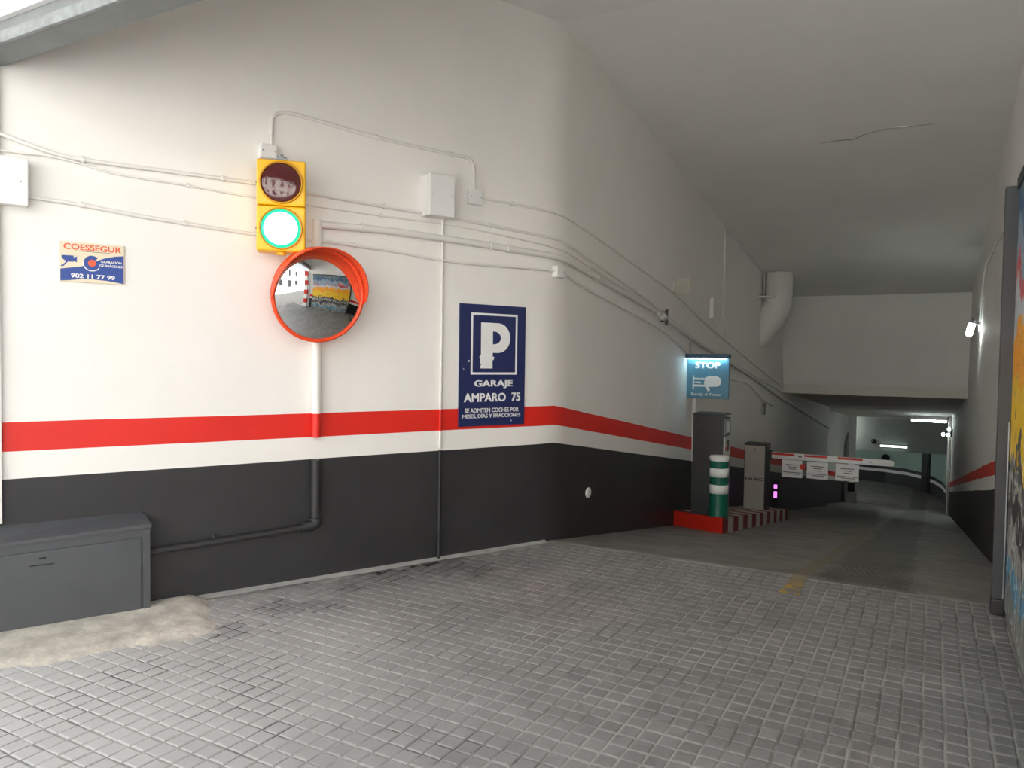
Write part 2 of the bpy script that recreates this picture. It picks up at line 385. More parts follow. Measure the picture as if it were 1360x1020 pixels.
# left wall: painted bands are strips of their own between sampled stations
us = [-4.9, -4.4, -3.6, -2.8, -2.0, -1.2, -.6] + [-T_ + 2 * T_ * i / 10 for i in range(11)] + [.7, 1.3, 2, 3, 4, 5, 6, 7, 8, 9, 10, 11, 11.62]
def band_wall(stations, zs_list, mats, name, kind='structure'):
    mb = MB()
    for i in range(len(stations) - 1):
        for j in range(len(mats)):
            a, b = stations[i], stations[i + 1]; za, zb = zs_list[i], zs_list[i + 1]
            vs = [(a[0], a[1], za[j]), (b[0], b[1], zb[j]), (b[0], b[1], zb[j + 1]), (a[0], a[1], za[j + 1])]
            mb.add(vs, [(0, 1, 2, 3)], mats[j], False)
    return mb
st = [wp(u) for u in us]
def zl(u, i):
    f = zf(YC + u) if u > 0 else 0.0
    j = lambda k: noise.noise(Vector((u * 1.7, k * 9.1, 0))) * .004
    return [f - .12, f + .868 + j(1), f + 1.027 + j(2), f + 1.197 + j(3), zceil(YC + u) + .02]
band_wall(st, [zl(u, i) for i, u in enumerate(us)], [0, 1, 2, 1], '').build('wall_left', ['wall_black', 'wall_white', 'wall_red'])['kind'] = 'structure'
# lower left tunnel wall with its shallow recess
low = [(XC, Y_BULK), (XC, 21), (XC, 24), (XC, 26.45), (XC - .3, 26.45), (XC - .3, 30), (XC - .3, 35.9), (XC + .02, 35.9), (XC + .02, 36.3), (XC - 5, 36.3)]
def zlow(p):
    f = zf(p[1]); return [f - .12, f + .868, f + 1.027, f + 1.197, zceil(p[1]) + .3]
band_wall(low, [zlow(p) for p in low], [0, 1, 2, 1], '').build('wall_left_lower', ['wall_black', 'wall_white', 'wall_red'])['kind'] = 'structure'
# right wall, wavering stripe
ys = [2.2, 3.5, 5, 5.98] + [6.5 + i * .75 for i in range(42)]
rs = [(XR, y) for y in ys]
def zr_(y):
    f = zf(y); j = lambda k: noise.noise(Vector((y * .9, k * 7.3, 4))) * .025
    return [f - .12, f + .81 + j(1) * .6, f + .97 + j(2), f + 1.13 + j(3), (zceil(y) + .02 if y <= Y_BULK else zceil(y) + 2.2)]
band_wall(rs, [zr_(y) for y in ys], [0, 1, 2, 1], '').build('wall_right', ['wall_black', 'wall_white', 'wall_red'])['kind'] = 'structure'
# far end: the wall swings round to the left
arc = [(XR, 37.25), (.5, 38.6), (.2, 40.0), (-.3, 41.4), (-1.0, 42.4), (-2.0, 43.0), (-3.4, 43.3), (-9, 43.4)]
zflo = zf(40)
band_wall(arc, [[zflo - .1, zflo + .55, zflo + .70, zflo + .86, zflo + 3.6]] * len(arc), [0, 1, 0, 3], '').build('wall_back', ['wall_black', 'wall_white', 'wall_red', 'wall_green'])['kind'] = 'structure'

def ceiling():
    mb = MB(); ulist = [-4.0, -3.5, -2.5, -1.5, -.7] + [-T_ + 2 * T_ * i / 8 for i in range(9)] + [1, 2, 3.5, 5, 6.5, 8, 9.5, 11, 11.62]
    rows = []
    for u in ulist:
        q = wp(u); z = zceil(q.y)
        rows.append([(q.x - .03 + (XR + .06 - q.x) * k / 6, q.y, z + noise.noise(Vector((q.x + k, q.y * .6, 2))) * .012 * (0 < k < 6)) for k in range(7)])
    for a, b in zip(rows, rows[1:]):
        for k in range(6): mb.add([a[k], a[k + 1], b[k + 1], b[k]], [(0, 1, 2, 3)], 0, False)
    o = mb.build('ceiling', 'ceiling_paint'); o['kind'] = 'structure'
    mb = MB(); mb.add([(XC - .4, Y_BULK + .35, Z_BULK + .01), (XR + .05, Y_BULK + .35, Z_BULK + .01), (XR + .05, 37, zceil(37)), (XC - .4, 37, zceil(37))], [(0, 1, 2, 3)])
    mb.build('ceiling_lower', 'ceiling_paint')['kind'] = 'structure'
    # outer entrance soffit behind the lintel, and the far room's lid
    mb = MB(); mb.box(-9, 2.0, 37.4, 43.6, -1.25, -1.15); mb.build('ceiling_far', 'ceiling_paint')['kind'] = 'structure'
    # hair crack with a lifted lip
    mb = MB(); pts = [(-1.19, 9.18), (-1.02, 9.15), (-.86, 9.17), (-.7, 9.06), (-.5, 9.0), (-.3, 9.02), (-.07, 9.03)]
    mb.tube([(x, y, zceil(y) - .002) for x, y in pts], [.002, .006, .008, .006, .008, .005, .002], 6)
    mb.build('crack', 'plaster_crack', o)
ceiling()
# bulkhead beam: upper face, thicker beam below
mb = MB(); mb.box(XC - .1, XR + .1, Y_BULK + .03, Y_BULK + .4, Z_BULK + .2, 3.05); mb.box(XC - .1, XR + .1, Y_BULK - .06, Y_BULK + .38, Z_BULK, Z_BULK + .235, .012)
mb.build('trim_1', 'bulkhead_paint')['kind'] = 'structure'
mb = MB(); mb.box(-9, 2.2, 37.0, 37.4, -2.2, zceil(37) + .25)
mb.build('trim_2', 'beam_grey')['kind'] = 'structure'

# floor: mortar bed, ramp, lower floor
mb = MB()
mb.add([(-5.6, .35, -.0038), (XR + .1, .35, -.0038), (XR + .1, YC, -.0038), (-5.6, YC, -.0038)], [(0, 1, 2, 3)], 0)
mb.add([(-30, -30, -.012), (30, -30, -.012), (30, .35, -.012), (-30, .35, -.012)], [(0, 1, 2, 3)], 2)
mb.add([(-30, .35, -.012), (-5.6, .35, -.012), (-5.6, 8, -.012), (-30, 8, -.012)], [(0, 1, 2, 3)], 2)
mb.add([(XR + .1, .35, -.012), (30, .35, -.012), (30, 3, -.012), (XR + .1, 3, -.012)], [(0, 1, 2, 3)], 2)
yy = [YC - .15] + [YC + i * (Y_RAMP_END - YC) / 30 for i in range(31)]
for a, b in zip(yy, yy[1:]):
    mb.add([(XC - .35, a, zf(a) - (.02 if a < YC else 0)), (XR + .1, a, zf(a) - (.02 if a < YC else 0)), (XR + .1, b, zf(b)), (XC - .35, b, zf(b))], [(0, 1, 2, 3)], 1)
mb.add([(-9, 36, zflo), (2, 36, zflo), (2, 44, zflo), (-9, 44, zflo)], [(0, 1, 2, 3)], 1)
floor = mb.build('floor', ['joint_mortar', 'ramp_concrete', 'street_asphalt']); floor['kind'] = 'structure'

def paving():
    def sett_shape(w, d, tilt):
        b = .007; vs = []
        for (hx, hy, z) in ((w / 2, d / 2, -.008), (w / 2, d / 2, -.0026), (w / 2 - b, d / 2 - b, 0)):
            for sx, sy in ((-1, -1), (1, -1), (1, 1), (-1, 1)):
                vs.append((sx * hx, sy * hy, z + (tilt[0] * sx + tilt[1] * sy)))
        fs = [(8, 9, 10, 11)] + [(i, (i + 1) % 4, 4 + (i + 1) % 4, 4 + i) for i in range(4)] + [(4 + i, 4 + (i + 1) % 4, 8 + (i + 1) % 4, 8 + i) for i in range(4)]
        return vs, fs
    kinds = [sett_shape(PX_ - random.uniform(.006, .012), PY_ - random.uniform(.005, .010), (random.uniform(-.0007, .0007), random.uniform(-.0007, .0007))) for _ in range(14)]
    cells = []
    for i in range(int(-5.5 / PX_), int(XR / PX_)):
        for j in range(int(.5 / PY_), int(YC / PY_)):
            x = (i + .5) * PX_; y = (j + .5) * PY_
            q = Vector((x - XC, y - YC)); d = q.dot(Vector((math.cos(SPLAY), -math.sin(SPLAY))))
            if d < .09: continue
            x += random.uniform(-.0012, .0012); y += random.uniform(-.003, .003)
            v = Vector((x, y, -CAM_Z)); dep = v.dot(F_)
            seen = False
            if dep > .3:
                px = 680 + F_PX * v.dot(R_) / dep; py = 510 - F_PX * v.dot(U_) / dep; seen = -10 < px < 1370 and py < 1030
            cells.append((0 if seen else 1, v.length, x, y, random.randrange(14), random.uniform(-.018, .018), random.uniform(-.0010, .0008)))
    cells.sort()
    meshes = []
    for vs, fs in kinds:
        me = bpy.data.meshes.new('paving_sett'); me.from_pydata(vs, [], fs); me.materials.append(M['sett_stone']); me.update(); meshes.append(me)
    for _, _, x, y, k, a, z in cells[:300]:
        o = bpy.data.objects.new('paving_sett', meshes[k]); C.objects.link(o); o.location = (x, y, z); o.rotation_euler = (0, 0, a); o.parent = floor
    mb = MB()
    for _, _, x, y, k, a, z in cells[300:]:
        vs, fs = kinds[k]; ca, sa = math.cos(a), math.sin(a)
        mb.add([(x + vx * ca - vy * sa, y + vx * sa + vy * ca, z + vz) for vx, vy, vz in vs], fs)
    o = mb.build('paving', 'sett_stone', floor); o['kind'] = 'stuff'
paving()

def floor_extras():
    # herringbone grip ribs cast in the top of the ramp
    mb = MB()
    for row in range(3):
        y0 = YC + .05 + row * .62; x = -.72
        while x < .02:
            sgn = 1 if row % 2 == 0 else -1
            dx = .10 * sgn; a = (x - dx / 2, y0); b = (x + dx / 2, y0 + .5)
            if not (row == 1 and -.35 < x < -.2):
                z0, z1 = zf(a[1]), zf(b[1]); h = .007; ww = .012
                mb.add([(a[0] - ww, a[1], z0), (a[0] + ww, a[1], z0), (b[0] + ww, b[1], z1), (b[0] - ww, b[1], z1), (a[0], a[1], z0 + h), (b[0], b[1], z1 + h)], [(0, 4, 5, 3), (1, 2, 5, 4), (0, 1, 4), (3, 5, 2)])
            x += .052
    o = mb.build('grip_ribs', 'ramp_concrete', floor); o['kind'] = 'stuff'
    # painted lane line
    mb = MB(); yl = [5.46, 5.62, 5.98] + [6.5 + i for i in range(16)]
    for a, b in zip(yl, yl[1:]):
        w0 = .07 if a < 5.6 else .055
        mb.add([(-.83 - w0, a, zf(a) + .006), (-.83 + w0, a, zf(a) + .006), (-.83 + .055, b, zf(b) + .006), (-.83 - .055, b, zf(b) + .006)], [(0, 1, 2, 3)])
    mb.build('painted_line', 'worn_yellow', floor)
    # mortar fillet along the foot of the entrance wall
    mb = MB(); ul = [-3.25 + i * .15 for i in range(22)]
    for a, b in zip(ul, ul[1:]):
        wa = .05 + .03 * noise.noise(Vector((a * 2, 3, 1))); wb = .05 + .03 * noise.noise(Vector((b * 2, 3, 1)))
        p, q, r, s_ = wu(a, .022, -.01), wu(b, .022, -.01), wu(b, .001, wb), wu(a, .001, wa)
        mb.add([p, q, r, s_], [(0, 1, 2, 3)])
    mb.build('mortar_fillet', 'mortar_line', floor)
    # spilled cement in front of the low cabinet
    poly = [(-4.75, 2.02), (-4.35, 1.92), (-4.12, 2.00), (-3.93, 2.14), (-3.88, 2.36), (-3.80, 2.52), (-3.64, 2.72), (-3.58, 2.93), (-3.78, 3.06), (-3.98, 3.18), (-4.08, 3.30), (-4.22, 3.24), (-4.45, 2.75), (-4.70, 2.25)]
    def sd(x, y):
        best = 9; ins = False
        for i in range(len(poly)):
            a = Vector(poly[i]); b = Vector(poly[(i + 1) % len(poly)]); p = Vector((x, y)); ab = b - a
            t = max(0, min(1, (p - a).dot(ab) / ab.length_squared)); best = min(best, (p - a - ab * t).length)
            if (a.y > y) != (b.y > y) and x < (b.x - a.x) * (y - a.y) / (b.y - a.y) + a.x: ins = not ins
        return best if ins else -best
    N = 60; vs = []; fs = []
    for i in range(N + 1):
        for j in range(N + 1):
            x = -4.85 + 1.4 * i / N; y = 1.85 + 1.55 * j / N
            d = sd(x, y) + noise.fractal(Vector((x * 6, y * 6, 0)), .8, 2, 4) * .05
            z = -.014 + .030 * max(0, min(1, (d + .06) / .12)) + noise.noise(Vector((x * 14, y * 14, 3))) * .003
            q = Vector((x - XC, y - YC)).dot(Vector((math.cos(SPLAY), -math.sin(SPLAY))))
            z += .05 * max(0, .25 - q) / .25 * (1 if d > 0 else 0) * .5
            vs.append((x, y, z))
    for i in range(N):
        for j in range(N):
            k = i * (N + 1) + j
            if max(vs[q][2] for q in (k, k + 1, k + N + 1, k + N + 2)) > -.012: fs.append((k, k + N + 1, k + N + 2, k + 1))
    mb = MB(); mb.add(vs, fs, 0, True); mb.build('cement_patch', 'cement_light', floor)
floor_extras()

# entrance lintel: steel beam, lower flange coloured lighter to imitate sky light, white fascia above
mb = MB(); mb.box(-5.6, 1.2, Y_LINTEL - .16, Y_LINTEL, 3.205, 3.225); mb.box(-5.6, 1.2, Y_LINTEL - .10, Y_LINTEL - .05, 3.225, 3.46)
lintel = mb.build('trim_3', 'steel_paint'); lintel['kind'] = 'structure'
mb = MB(); mb.box(-5.6, 1.2, Y_LINTEL - .185, Y_LINTEL - .16, 3.20, 3.262, .005); mb.build('flange', 'steel_skylit', lintel)
mb = MB(); mb.box(-5.6, 1.2, Y_LINTEL - .17, Y_LINTEL - .10, 3.262, 3.318); mb.build('rail', 'steel_paint', lintel)
mb = MB(); mb.box(-30, 30, Y_LINTEL - .20, Y_LINTEL - .12, 3.318, 9.5)
mb.box(-30, 30, Y_LINTEL - .12, Y_LINTEL + .04, 3.46, 9.5)
mb.build('wall_front', 'fascia_white')['kind'] = 'structure'
mb = MB(); mb.box(-30, -5.2, Y_LINTEL - .28, Y_LINTEL - .02, -.02, 3.5); mb.build('wall_front_left', 'facade_white')['kind'] = 'structure'
mb = MB(); mb.box(.66, 30, Y_LINTEL - .28, Y_LINTEL - .02, -.02, 3.5); mb.build('wall_front_right', 'facade_white')['kind'] = 'structure'
# jamb of the entrance: door guide down the end of the splayed wall
def jamb():
    a = wu(-4.10, 0, .0); b = wu(-4.18, 0, .035)
    mb = MB(); mb.box(-.045, .045, -.03, .02, .62, 3.2, .004)
    o = mb.build('trim_4', 'pvc_white'); o.location = (a.x, a.y, 0); o.rotation_euler = (0, 0, ROT_L); o['kind'] = 'structure'
jamb()
# painted jamb stones at the street end of the gate leaf
jb = thing('gate_jamb', 'gate jamb painted in red and white blocks at the street end of the sprayed gate', 'jamb', (.52, Y_LINTEL - .24, 0))
for k in range(8):
    MB().box(-.16, .14, -.32, -.06, k * .38, k * .38 + .38).build('jamb_block', 'kerb_red' if k % 2 else 'bollard_white', jb)

# ------------------------------------------------------------------ street opposite (seen in the convex mirror)
bld = thing('street_building', 'pale street building with shuttered shop windows opposite the garage entrance', 'building', (0, -9.5, 0))
MB().box(-24, 24, -.3, 0, -.02, 8.0).build('wall', 'facade_white', bld)
for i in range(9):
    x = -16 + i * 4
    f = MB().box(x - .8, x + .8, -.02, .06, .1 if i % 2 else .9, 2.7).build('window', 'facade_dark', bld)
    MB().box(x - .7, x + .7, .06, .08, .25 if i % 2 else 1.0, 2.6).build('pane', 'glass_dark', f)
    f = MB().box(x - .6, x + .6, -.02, .06, 4.2, 6.6).build('window', 'facade_dark', bld)
    MB().box(x - .5, x + .5, .06, .08, 4.3, 6.5).build('pane', 'glass_dark', f)

# ------------------------------------------------------------------ entrance wall: signals and signs
def traffic_light():
    p = wu(-2.545, 2.282, .27)
    t = thing('traffic_light', 'yellow two-lamp traffic light showing green above the round mirror', 'traffic light', p, math.radians(43.3))
    hw, d = .153, .15
    for k in range(2):
        z0 = k * .298
        h = MB().box(-hw, hw, 0, d, z0 + .002, z0 + .296, .010).build('housing', 'yellow_plastic', t)
        zc = z0 + .149
        MB().lathe([(.137, -.004), (.137, .014), (.128, .016), (.126, 0)], 40, org=(0, 0, zc)).build('bezel', 'amber_edge', h)
        MB().cyl((-hw - .006, .03, zc), (-hw + .002, .03, zc), .008, 8).build('screw', 'dark_metal', h)
        if k == 1:
            MB().lathe([(.126, .001)] + [(.126 * math.cos(a), .004 + .022 * math.sin(a)) for a in [i * PI / 16 for i in range(1, 8)]] + [(.001, .026)], 40, org=(0, 0, zc)).build('red_lens', 'red_lens', t)
        else:
            MB().lathe([(.126, .001), (.120, .008), (.107, .013)], 40, org=(0, 0, zc)).build('lens_ring', 'green_ring', t)
            MB().lathe([(.107, .013), (.09, .019), (.05, .024), (.001, .026)], 40, org=(0, 0, zc)).build('green_lens', 'green_lit', t)
    mb = MB(); mb.cyl((0, .07, .594), (0, .07, .628), .030, 14); mb.box(-.036, .036, .04, .10, .604, .618, .003); mb.build('clamp', 'grey_metal', t)
    for z in (.640, .05): MB().tube([(0, .07, z), (-.02, .16, z), (-.03, .30, z)], .012, 8).build('bracket', 'grey_metal', t)
    mb = MB(); mb.cyl((0, .07, -.014), (0, .07, .004), .032, 14); mb.build('bottom_nut', 'yellow_plastic', t)
traffic_light()

def convex_mirror():
    p = wu(-2.28, 2.015, .26)
    t = thing('convex_mirror', 'round convex traffic mirror in an orange rim under the traffic light', 'mirror', p, 0)
    yaw = math.radians(90 - 27); t.rotation_euler = (math.radians(8.5), 0, yaw)
    Rm = .305
    prof = []
    Rc = .82
    for i in range(17):
        r = Rm * (1 - i / 16) + .0005; prof.append((r, math.sqrt(Rc * Rc - r * r) - math.sqrt(Rc * Rc - Rm * Rm)))
    MB().lathe(prof, 64).build('mirror_glass', 'mirror_glass', t)
    MB().lathe([(Rm - .006, .006), (Rm + .004, .016), (Rm + .016, .010), (Rm + .018, -.012), (Rm + .006, -.02), (Rm - .006, .006)], 64).build('rim', 'orange_plastic', t)
    MB().lathe([(Rm + .016, -.004), (Rm - .03, -.05), (.18, -.075), (.001, -.08)], 48).build('backing_shell', 'orange_plastic', t)
    # visor: upper half only, deepest at the top
    vs = []; fs = []; n = 48; a0, a1 = math.radians(-8), math.radians(188)
    for k in range(n + 1):
        q = a0 + (a1 - a0) * k / n; dep = .012 + .135 * max(0, math.sin((q - a0) / (a1 - a0) * PI)) ** .5
        for rr, yy_ in ((Rm + .016, 0), (Rm + .020, -dep), (Rm + .014, -dep), (Rm + .008, 0)):
            vs.append((rr * math.cos(q), yy_, rr * math.sin(q)))
    for k in range(n):
        for j in range(4): fs.append((k * 4 + j, k * 4 + (j + 1) % 4, k * 4 + 4 + (j + 1) % 4, k * 4 + 4 + j))
    MB().add(vs, fs, 0, True).build('visor', 'orange_plastic', t)
    mb = MB(); mb.tube([(0, .07, 0), (.03, .18, .01), (.05, .24, .02)], .02, 10); mb.build('mounting_arm', 'grey_metal', t)
convex_mirror()

def parking_sign():
    t = thing('parking_sign', 'navy parking sign with a big white P hung across the red stripe', 'sign', wu(-.686, 1.05, 0), ROT_L)
    W, H = .655, .995
    X = lambda f: -W / 2 + f * W
    Z = lambda f: H * (1 - f)
    MB().box(-W / 2, W / 2, -.016, -.002, 0, H, .002).build('panel', 'sign_navy', t)
    fy0, fy1 = -.0176, -.0158
    b = .0175
    x0, x1, z1, z0 = X(.163), X(.868), Z(.07), Z(.575)
    mb = MB(); mb.box(x0, x1, fy0, fy1, z1 - b, z1); mb.box(x0, x1, fy0, fy1, z0, z0 + b); mb.box(x0, x0 + b, fy0, fy1, z0 + b, z1 - b); mb.box(x1 - b, x1, fy0, fy1, z0 + b, z1 - b)
    mb.build('border', 'sign_white', t)
    # letter P: stem with a flaked foot, and a round bowl
    px0, px1, pz1, pz0 = X(.31), X(.755), Z(.147), Z(.525)
    sw = (px1 - px0) * .40; bh = (pz1 - pz0) * .655
    mb = MB()
    foot = [(px0, pz1), (px0 + sw, pz1), (px0 + sw, pz0 + .10), (px0 + sw + .016, pz0 + .094), (px0 + sw + .012, pz0 + .075), (px0 + sw - .002, pz0 + .066), (px0 + sw, pz0), (px0, pz0), (px0 - .006, pz0 + .012), (px0 + .004, pz0 + .03), (px0 - .008, pz0 + .05), (px0 - .002, pz0 + .072), (px0 - .014, pz0 + .09), (px0 - .008, pz0 + .105), (px0 + .002, pz0 + .11)]
    mb.plate(foot, fy0, fy1)
    zc = pz1 - bh / 2; Ro = bh / 2; Ri = Ro * .43; xo = px1 - Ro; xi = px0 + sw
    n = 20; outer = [(xi, pz1)] + [(xo + (px1 - xo) * math.cos(a), zc + Ro * math.sin(a)) for a in [PI / 2 - PI * i / n for i in range(n + 1)]] + [(xi, zc - Ro)]
    inner = [(xi, zc + Ri)] + [(xi + .012 + (xo + Ri * .55 - xi - .012) * max(0, math.cos(a)), zc + Ri * math.sin(a)) for a in [PI / 2 - PI * i / n for i in range(n + 1)]] + [(xi, zc - Ri)]
    for i in range(len(outer) - 1): mb.plate([outer[i], outer[i + 1], inner[i + 1], inner[i]], fy0, fy1)
    mb.build('letter', 'sign_white', t)
    for s_, a, c, d, e in (('GARAJE', .22, .805, .622, .690), ('AMPARO', .07, .70, .728, .800), ('75', .79, .93, .728, .798), ('SE ADMITEN COCHES POR', .085, .905, .852, .888), ('MESES, DÍAS Y FRACCIONES', .05, .935, .893, .938)):
        lettering('lettering', s_, X(a), X(c), Z(e), Z(d), -.0158, 'sign_white', t, .028 if len(s_) < 12 else .016, .0016)
    for fx, fz, r in ((.135, .465, .009), (.06, .53, .005), (.045, .515, .003), (.79, .965, .006)): MB().cyl((X(fx), -.0158, Z(fz)), (X(fx), -.0172, Z(fz)), r, 7).build('chipped_spot', 'sign_white', t)
parking_sign()

def alarm_sign():
    t = thing('alarm_sign', 'small blue and cream security notice with a camera and phone number', 'sign', wu(-3.597, 2.022, 0), ROT_L)
    W, H = .342, .236
    X = lambda f: -W / 2 + f * W
    Z = lambda f: H * (1 - f)
    MB().box(-W / 2, W / 2, -.012, -.002, 0, H, .0015).build('panel', 'sign_cream', t)
    f0, f1 = -.0128, -.0118
    wave = [(X(0.012), Z(.69)), (X(.15), Z(.65)), (X(.33), Z(.60)), (X(.50), Z(.48)), (X(.68), Z(.36)), (X(.85), Z(.29)), (X(.988), Z(.26))]
    MB().plate(wave + [(X(.988), Z(.985)), (X(.90), Z(.96)), (X(.72), Z(.925)), (X(.5), Z(.91)), (X(.3), Z(.925)), (X(.15), Z(.965)), (X(.012), Z(.985))], f0, f1).build('blue_field', 'sign_blue', t)
    mb = MB(); cx, cz = X(.49), Z(.50); n = 26
    def arcband(mb, r0, r1, a0, a1, y0, y1):
        for i in range(n):
            a, b_ = a0 + (a1 - a0) * i / n, a0 + (a1 - a0) * (i + 1) / n
            mb.plate([(cx + r0 * math.cos(a), cz + r0 * math.sin(a)), (cx + r1 * math.cos(a), cz + r1 * math.sin(a)), (cx + r1 * math.cos(b_), cz + r1 * math.sin(b_)), (cx + r0 * math.cos(b_), cz + r0 * math.sin(b_))], y0, y1)
    arcband(mb, .044, .049, math.radians(170), math.radians(325), -.0144, -.0126); mb.build('emblem_outline', 'sign_white', t)
    mb = MB(); arcband(mb, .020, .044, math.radians(45), math.radians(318), -.0142, -.0126); mb.build('emblem', 'sign_blue', t)
    MB().cyl((cx, -.0126, cz), (cx, -.0146, cz), .021, 20).build('emblem_dot', 'sign_orange', t)
    # camera pictogram
    mb = MB(); mb.plate([(X(.03), Z(.35)), (X(.21), Z(.345)), (X(.21), Z(.50)), (X(.10), Z(.50)), (X(.03), Z(.42))], -.0134, -.0118); mb.plate([(X(.21), Z(.40)), (X(.26), Z(.36)), (X(.26), Z(.51)), (X(.21), Z(.47))], -.0134, -.0118)
    mb.plate([(X(.10), Z(.50)), (X(.125), Z(.50)), (X(.06), Z(.62)), (X(.02), Z(.63)), (X(.02), Z(.60)), (X(.05), Z(.59))], -.0134, -.0118); mb.build('camera_pictogram', 'sign_blue', t)
    lettering('lettering', 'COESSEGUR', X(.06), X(.95), Z(.195), Z(.045), -.0118, 'sign_orange', t, .02, .001)
    lettering('lettering', '902 11 77 99', X(.17), X(.85), Z(.895), Z(.785), -.0126, 'sign_white', t, .03, .001)
    lettering('lettering', 'GRABACIÓN', X(.63), X(.955), Z(.475), Z(.405), -.0126, 'sign_white', t, .02, .001)
    lettering('lettering', 'DE IMÁGENES', X(.61), X(.97), Z(.575), Z(.50), -.0126, 'sign_white', t, .02, .001)
    MB().box(X(.24), X(.78), -.0126, -.0118, Z(.225), Z(.215)).build('underline', 'dark_metal', t)
alarm_sign()

def jbox(name, label, u, z0, z1, wdt, dep, rz=ROT_L, lid=True, mat_='box_white', bev=.006, base=None):
    p = base if base else wu(u, z0, 0)
    t = thing(name, label, 'box', p, rz)
    h = z1 - z0
    b = MB().box(-wdt / 2, wdt / 2, -dep * (.72 if lid else 1), .004, 0, h, bev).build('box_body', mat_, t)
    if lid: MB().box(-wdt / 2 - .003, wdt / 2 + .003, -dep, -dep * .74, -.003, h + .003, bev).build('lid', mat_, t)
    for sx in (-1, 1):
        MB().cyl((sx * wdt * .38, -dep - .0015, h * .5), (sx * wdt * .38, -dep + .002, h * .5), .005, 8).build('screw', 'grey_metal', t)
    return t
jbox('junction_box', 'wide white junction box at the street end of the entrance wall', -4.07, 2.430, 2.690, .29, .085)
jbox('junction_box', 'deep white junction box where the thin vertical conduit starts', -1.262, 2.69, 3.0, .215, .145)
jbox('junction_box', 'small white junction box beside the deep box below a bent conduit', -.895, 2.84, 2.955, .125, .05, lid=False)
jbox('junction_box', 'small white junction box at the rounded wall corner above the parking sign', .0, 2.325, 2.425, .105, .06, rz=ROT_L + SPLAY / 2, lid=False)
jbox('junction_box', 'small white junction box at the top of the traffic light', -2.56, 2.93, 3.02, .11, .07, lid=False)

def conduit(name, label, path, r, clips=(), mat_='pvc_white', off=None, cat='conduit', group=None, n=5, clip_r=None):
    """path of (u, z) along the left wall"""
    off = r + .006 if off is None else off
    pts = [wu(q.x, q.y, off) for q in spline(path, n)]
    dense = []
    for a, b in zip(pts, pts[1:]): dense.append(a)
    dense.append(pts[-1])
    o = MB().tube(dense, r, 8).build(name, mat_); tag(o, label, cat, group)
    cr = clip_r or r + .006
    for u, z in clips:
        best = min(range(1, len(dense) - 1), key=lambda i: (dense[i] - wu(u, z, off)).length)
        tdir = (dense[best + 1] - dense[best - 1]).normalized(); c = dense[best]
        mb = MB(); mb.tube([c - tdir * .009, c + tdir * .009], cr, 10)
        q = wu(u, c.z, 0); mb.tube([Vector((q.x, q.y, c.z + cr * 1.1)) , c + Vector((0, 0, cr * 1.1))], .006, 6)
        mb.build('clip', mat_, o)
    return o
U = lambda y: y - YC
conduit('conduit', 'thin white conduit from the small box down the tunnel, uppermost of the run', [(-.83, 2.905), (-.43, 2.898), (-.10, 2.885), (U(6.25), 2.854), (U(6.97), 2.772), (U(8.6), 2.562), (U(9.5), 2.43), (U(11.0), 2.131), (U(14.24), 1.58), (U(17.2), 1.10)], .010, [(-.5, 2.9), (.5, 2.81), (1.4, 2.70), (2.9, 2.5), (5.2, 2.1), (7.5, 1.7)])
conduit('conduit', 'white conduit passing behind the traffic light and the deep junction box', [(-4.5, 2.95), (-4.05, 2.825), (-3.82, 2.765), (-3.65, 2.747), (-3.19, 2.752), (-2.63, 2.757), (-2.29, 2.745), (-1.68, 2.724), (-1.09, 2.711), (-.506, 2.681), (-.06, 2.657), (U(6.26), 2.618), (U(8.35), 2.295), (U(10.63), 1.88), (U(14.26), 1.37), (U(17.2), .98)], .012, [(-3.65, 2.747), (-2.85, 2.755), (-1.68, 2.724), (-.75, 2.69), (.6, 2.52), (1.8, 2.36), (3.6, 2.08)])
conduit('conduit', 'slim white cable sagging below the conduit behind the traffic light', [(-4.5, 2.76), (-4.05, 2.735), (-3.82, 2.742), (-3.65, 2.722), (-3.49, 2.694), (-3.06, 2.681), (-2.63, 2.663), (-2.2, 2.660), (-1.71, 2.655), (-1.09, 2.655), (-.43, 2.614), (-.02, 2.578), (U(6.4), 2.53), (U(8.35), 2.235), (U(10.63), 1.815), (U(13.4), 1.43)], .007, [(-3.1, 2.68), (-1.7, 2.655), (.8, 2.45), (2.6, 2.18)])
conduit('conduit', 'white conduit from the wide box running behind the mirror to the corner box', [(-3.92, 2.492), (-3.65, 2.48), (-3.4, 2.458), (-3.08, 2.438), (-2.63, 2.417), (-2.2, 2.418), (-2.06, 2.417), (-1.62, 2.40), (-1.09, 2.367), (-.5, 2.374), (-.05, 2.378)], .011, [(-3.65, 2.48), (-3.08, 2.438), (-1.95, 2.415), (-.12, 2.377)])
conduit('conduit', 'white conduit sloping from the corner box to the lit stop sign', [(.05, 2.365), (.16, 2.36), (.46, 2.293), (1.65, 2.145), (2.94, 1.971), (3.95, 1.735)], .011, [(.6, 2.28), (2.2, 2.07)])
conduit('conduit', 'grey cable drooping along the wall behind the stop sign', [(U(10.3), 1.60), (U(11.6), 1.42), (U(12.8), 1.30), (U(13.8), 1.22), (U(15.0), .93), (U(16.2), .72)], .010, mat_='pvc_white')
conduit('service_pipe', 'thick white pipe running from the mirror down the tunnel wall', [(-2.2, 2.53), (-1.92, 2.540), (-1.62, 2.546), (-.83, 2.53), (-.5, 2.518), (-.06, 2.502), (U(6.27), 2.468), (U(6.99), 2.38), (U(8.62), 2.182), (U(11.05), 1.78), (U(14.27), 1.31), (U(17.5), .80), (U(22), .14), (U(26.0), -.45)], .026, [(-1.85, 2.54), (-.72, 2.528), (-.55, 2.52), (.75, 2.41), (2.8, 2.16), (5.6, 1.7)], cat='pipe', clip_r=.033)
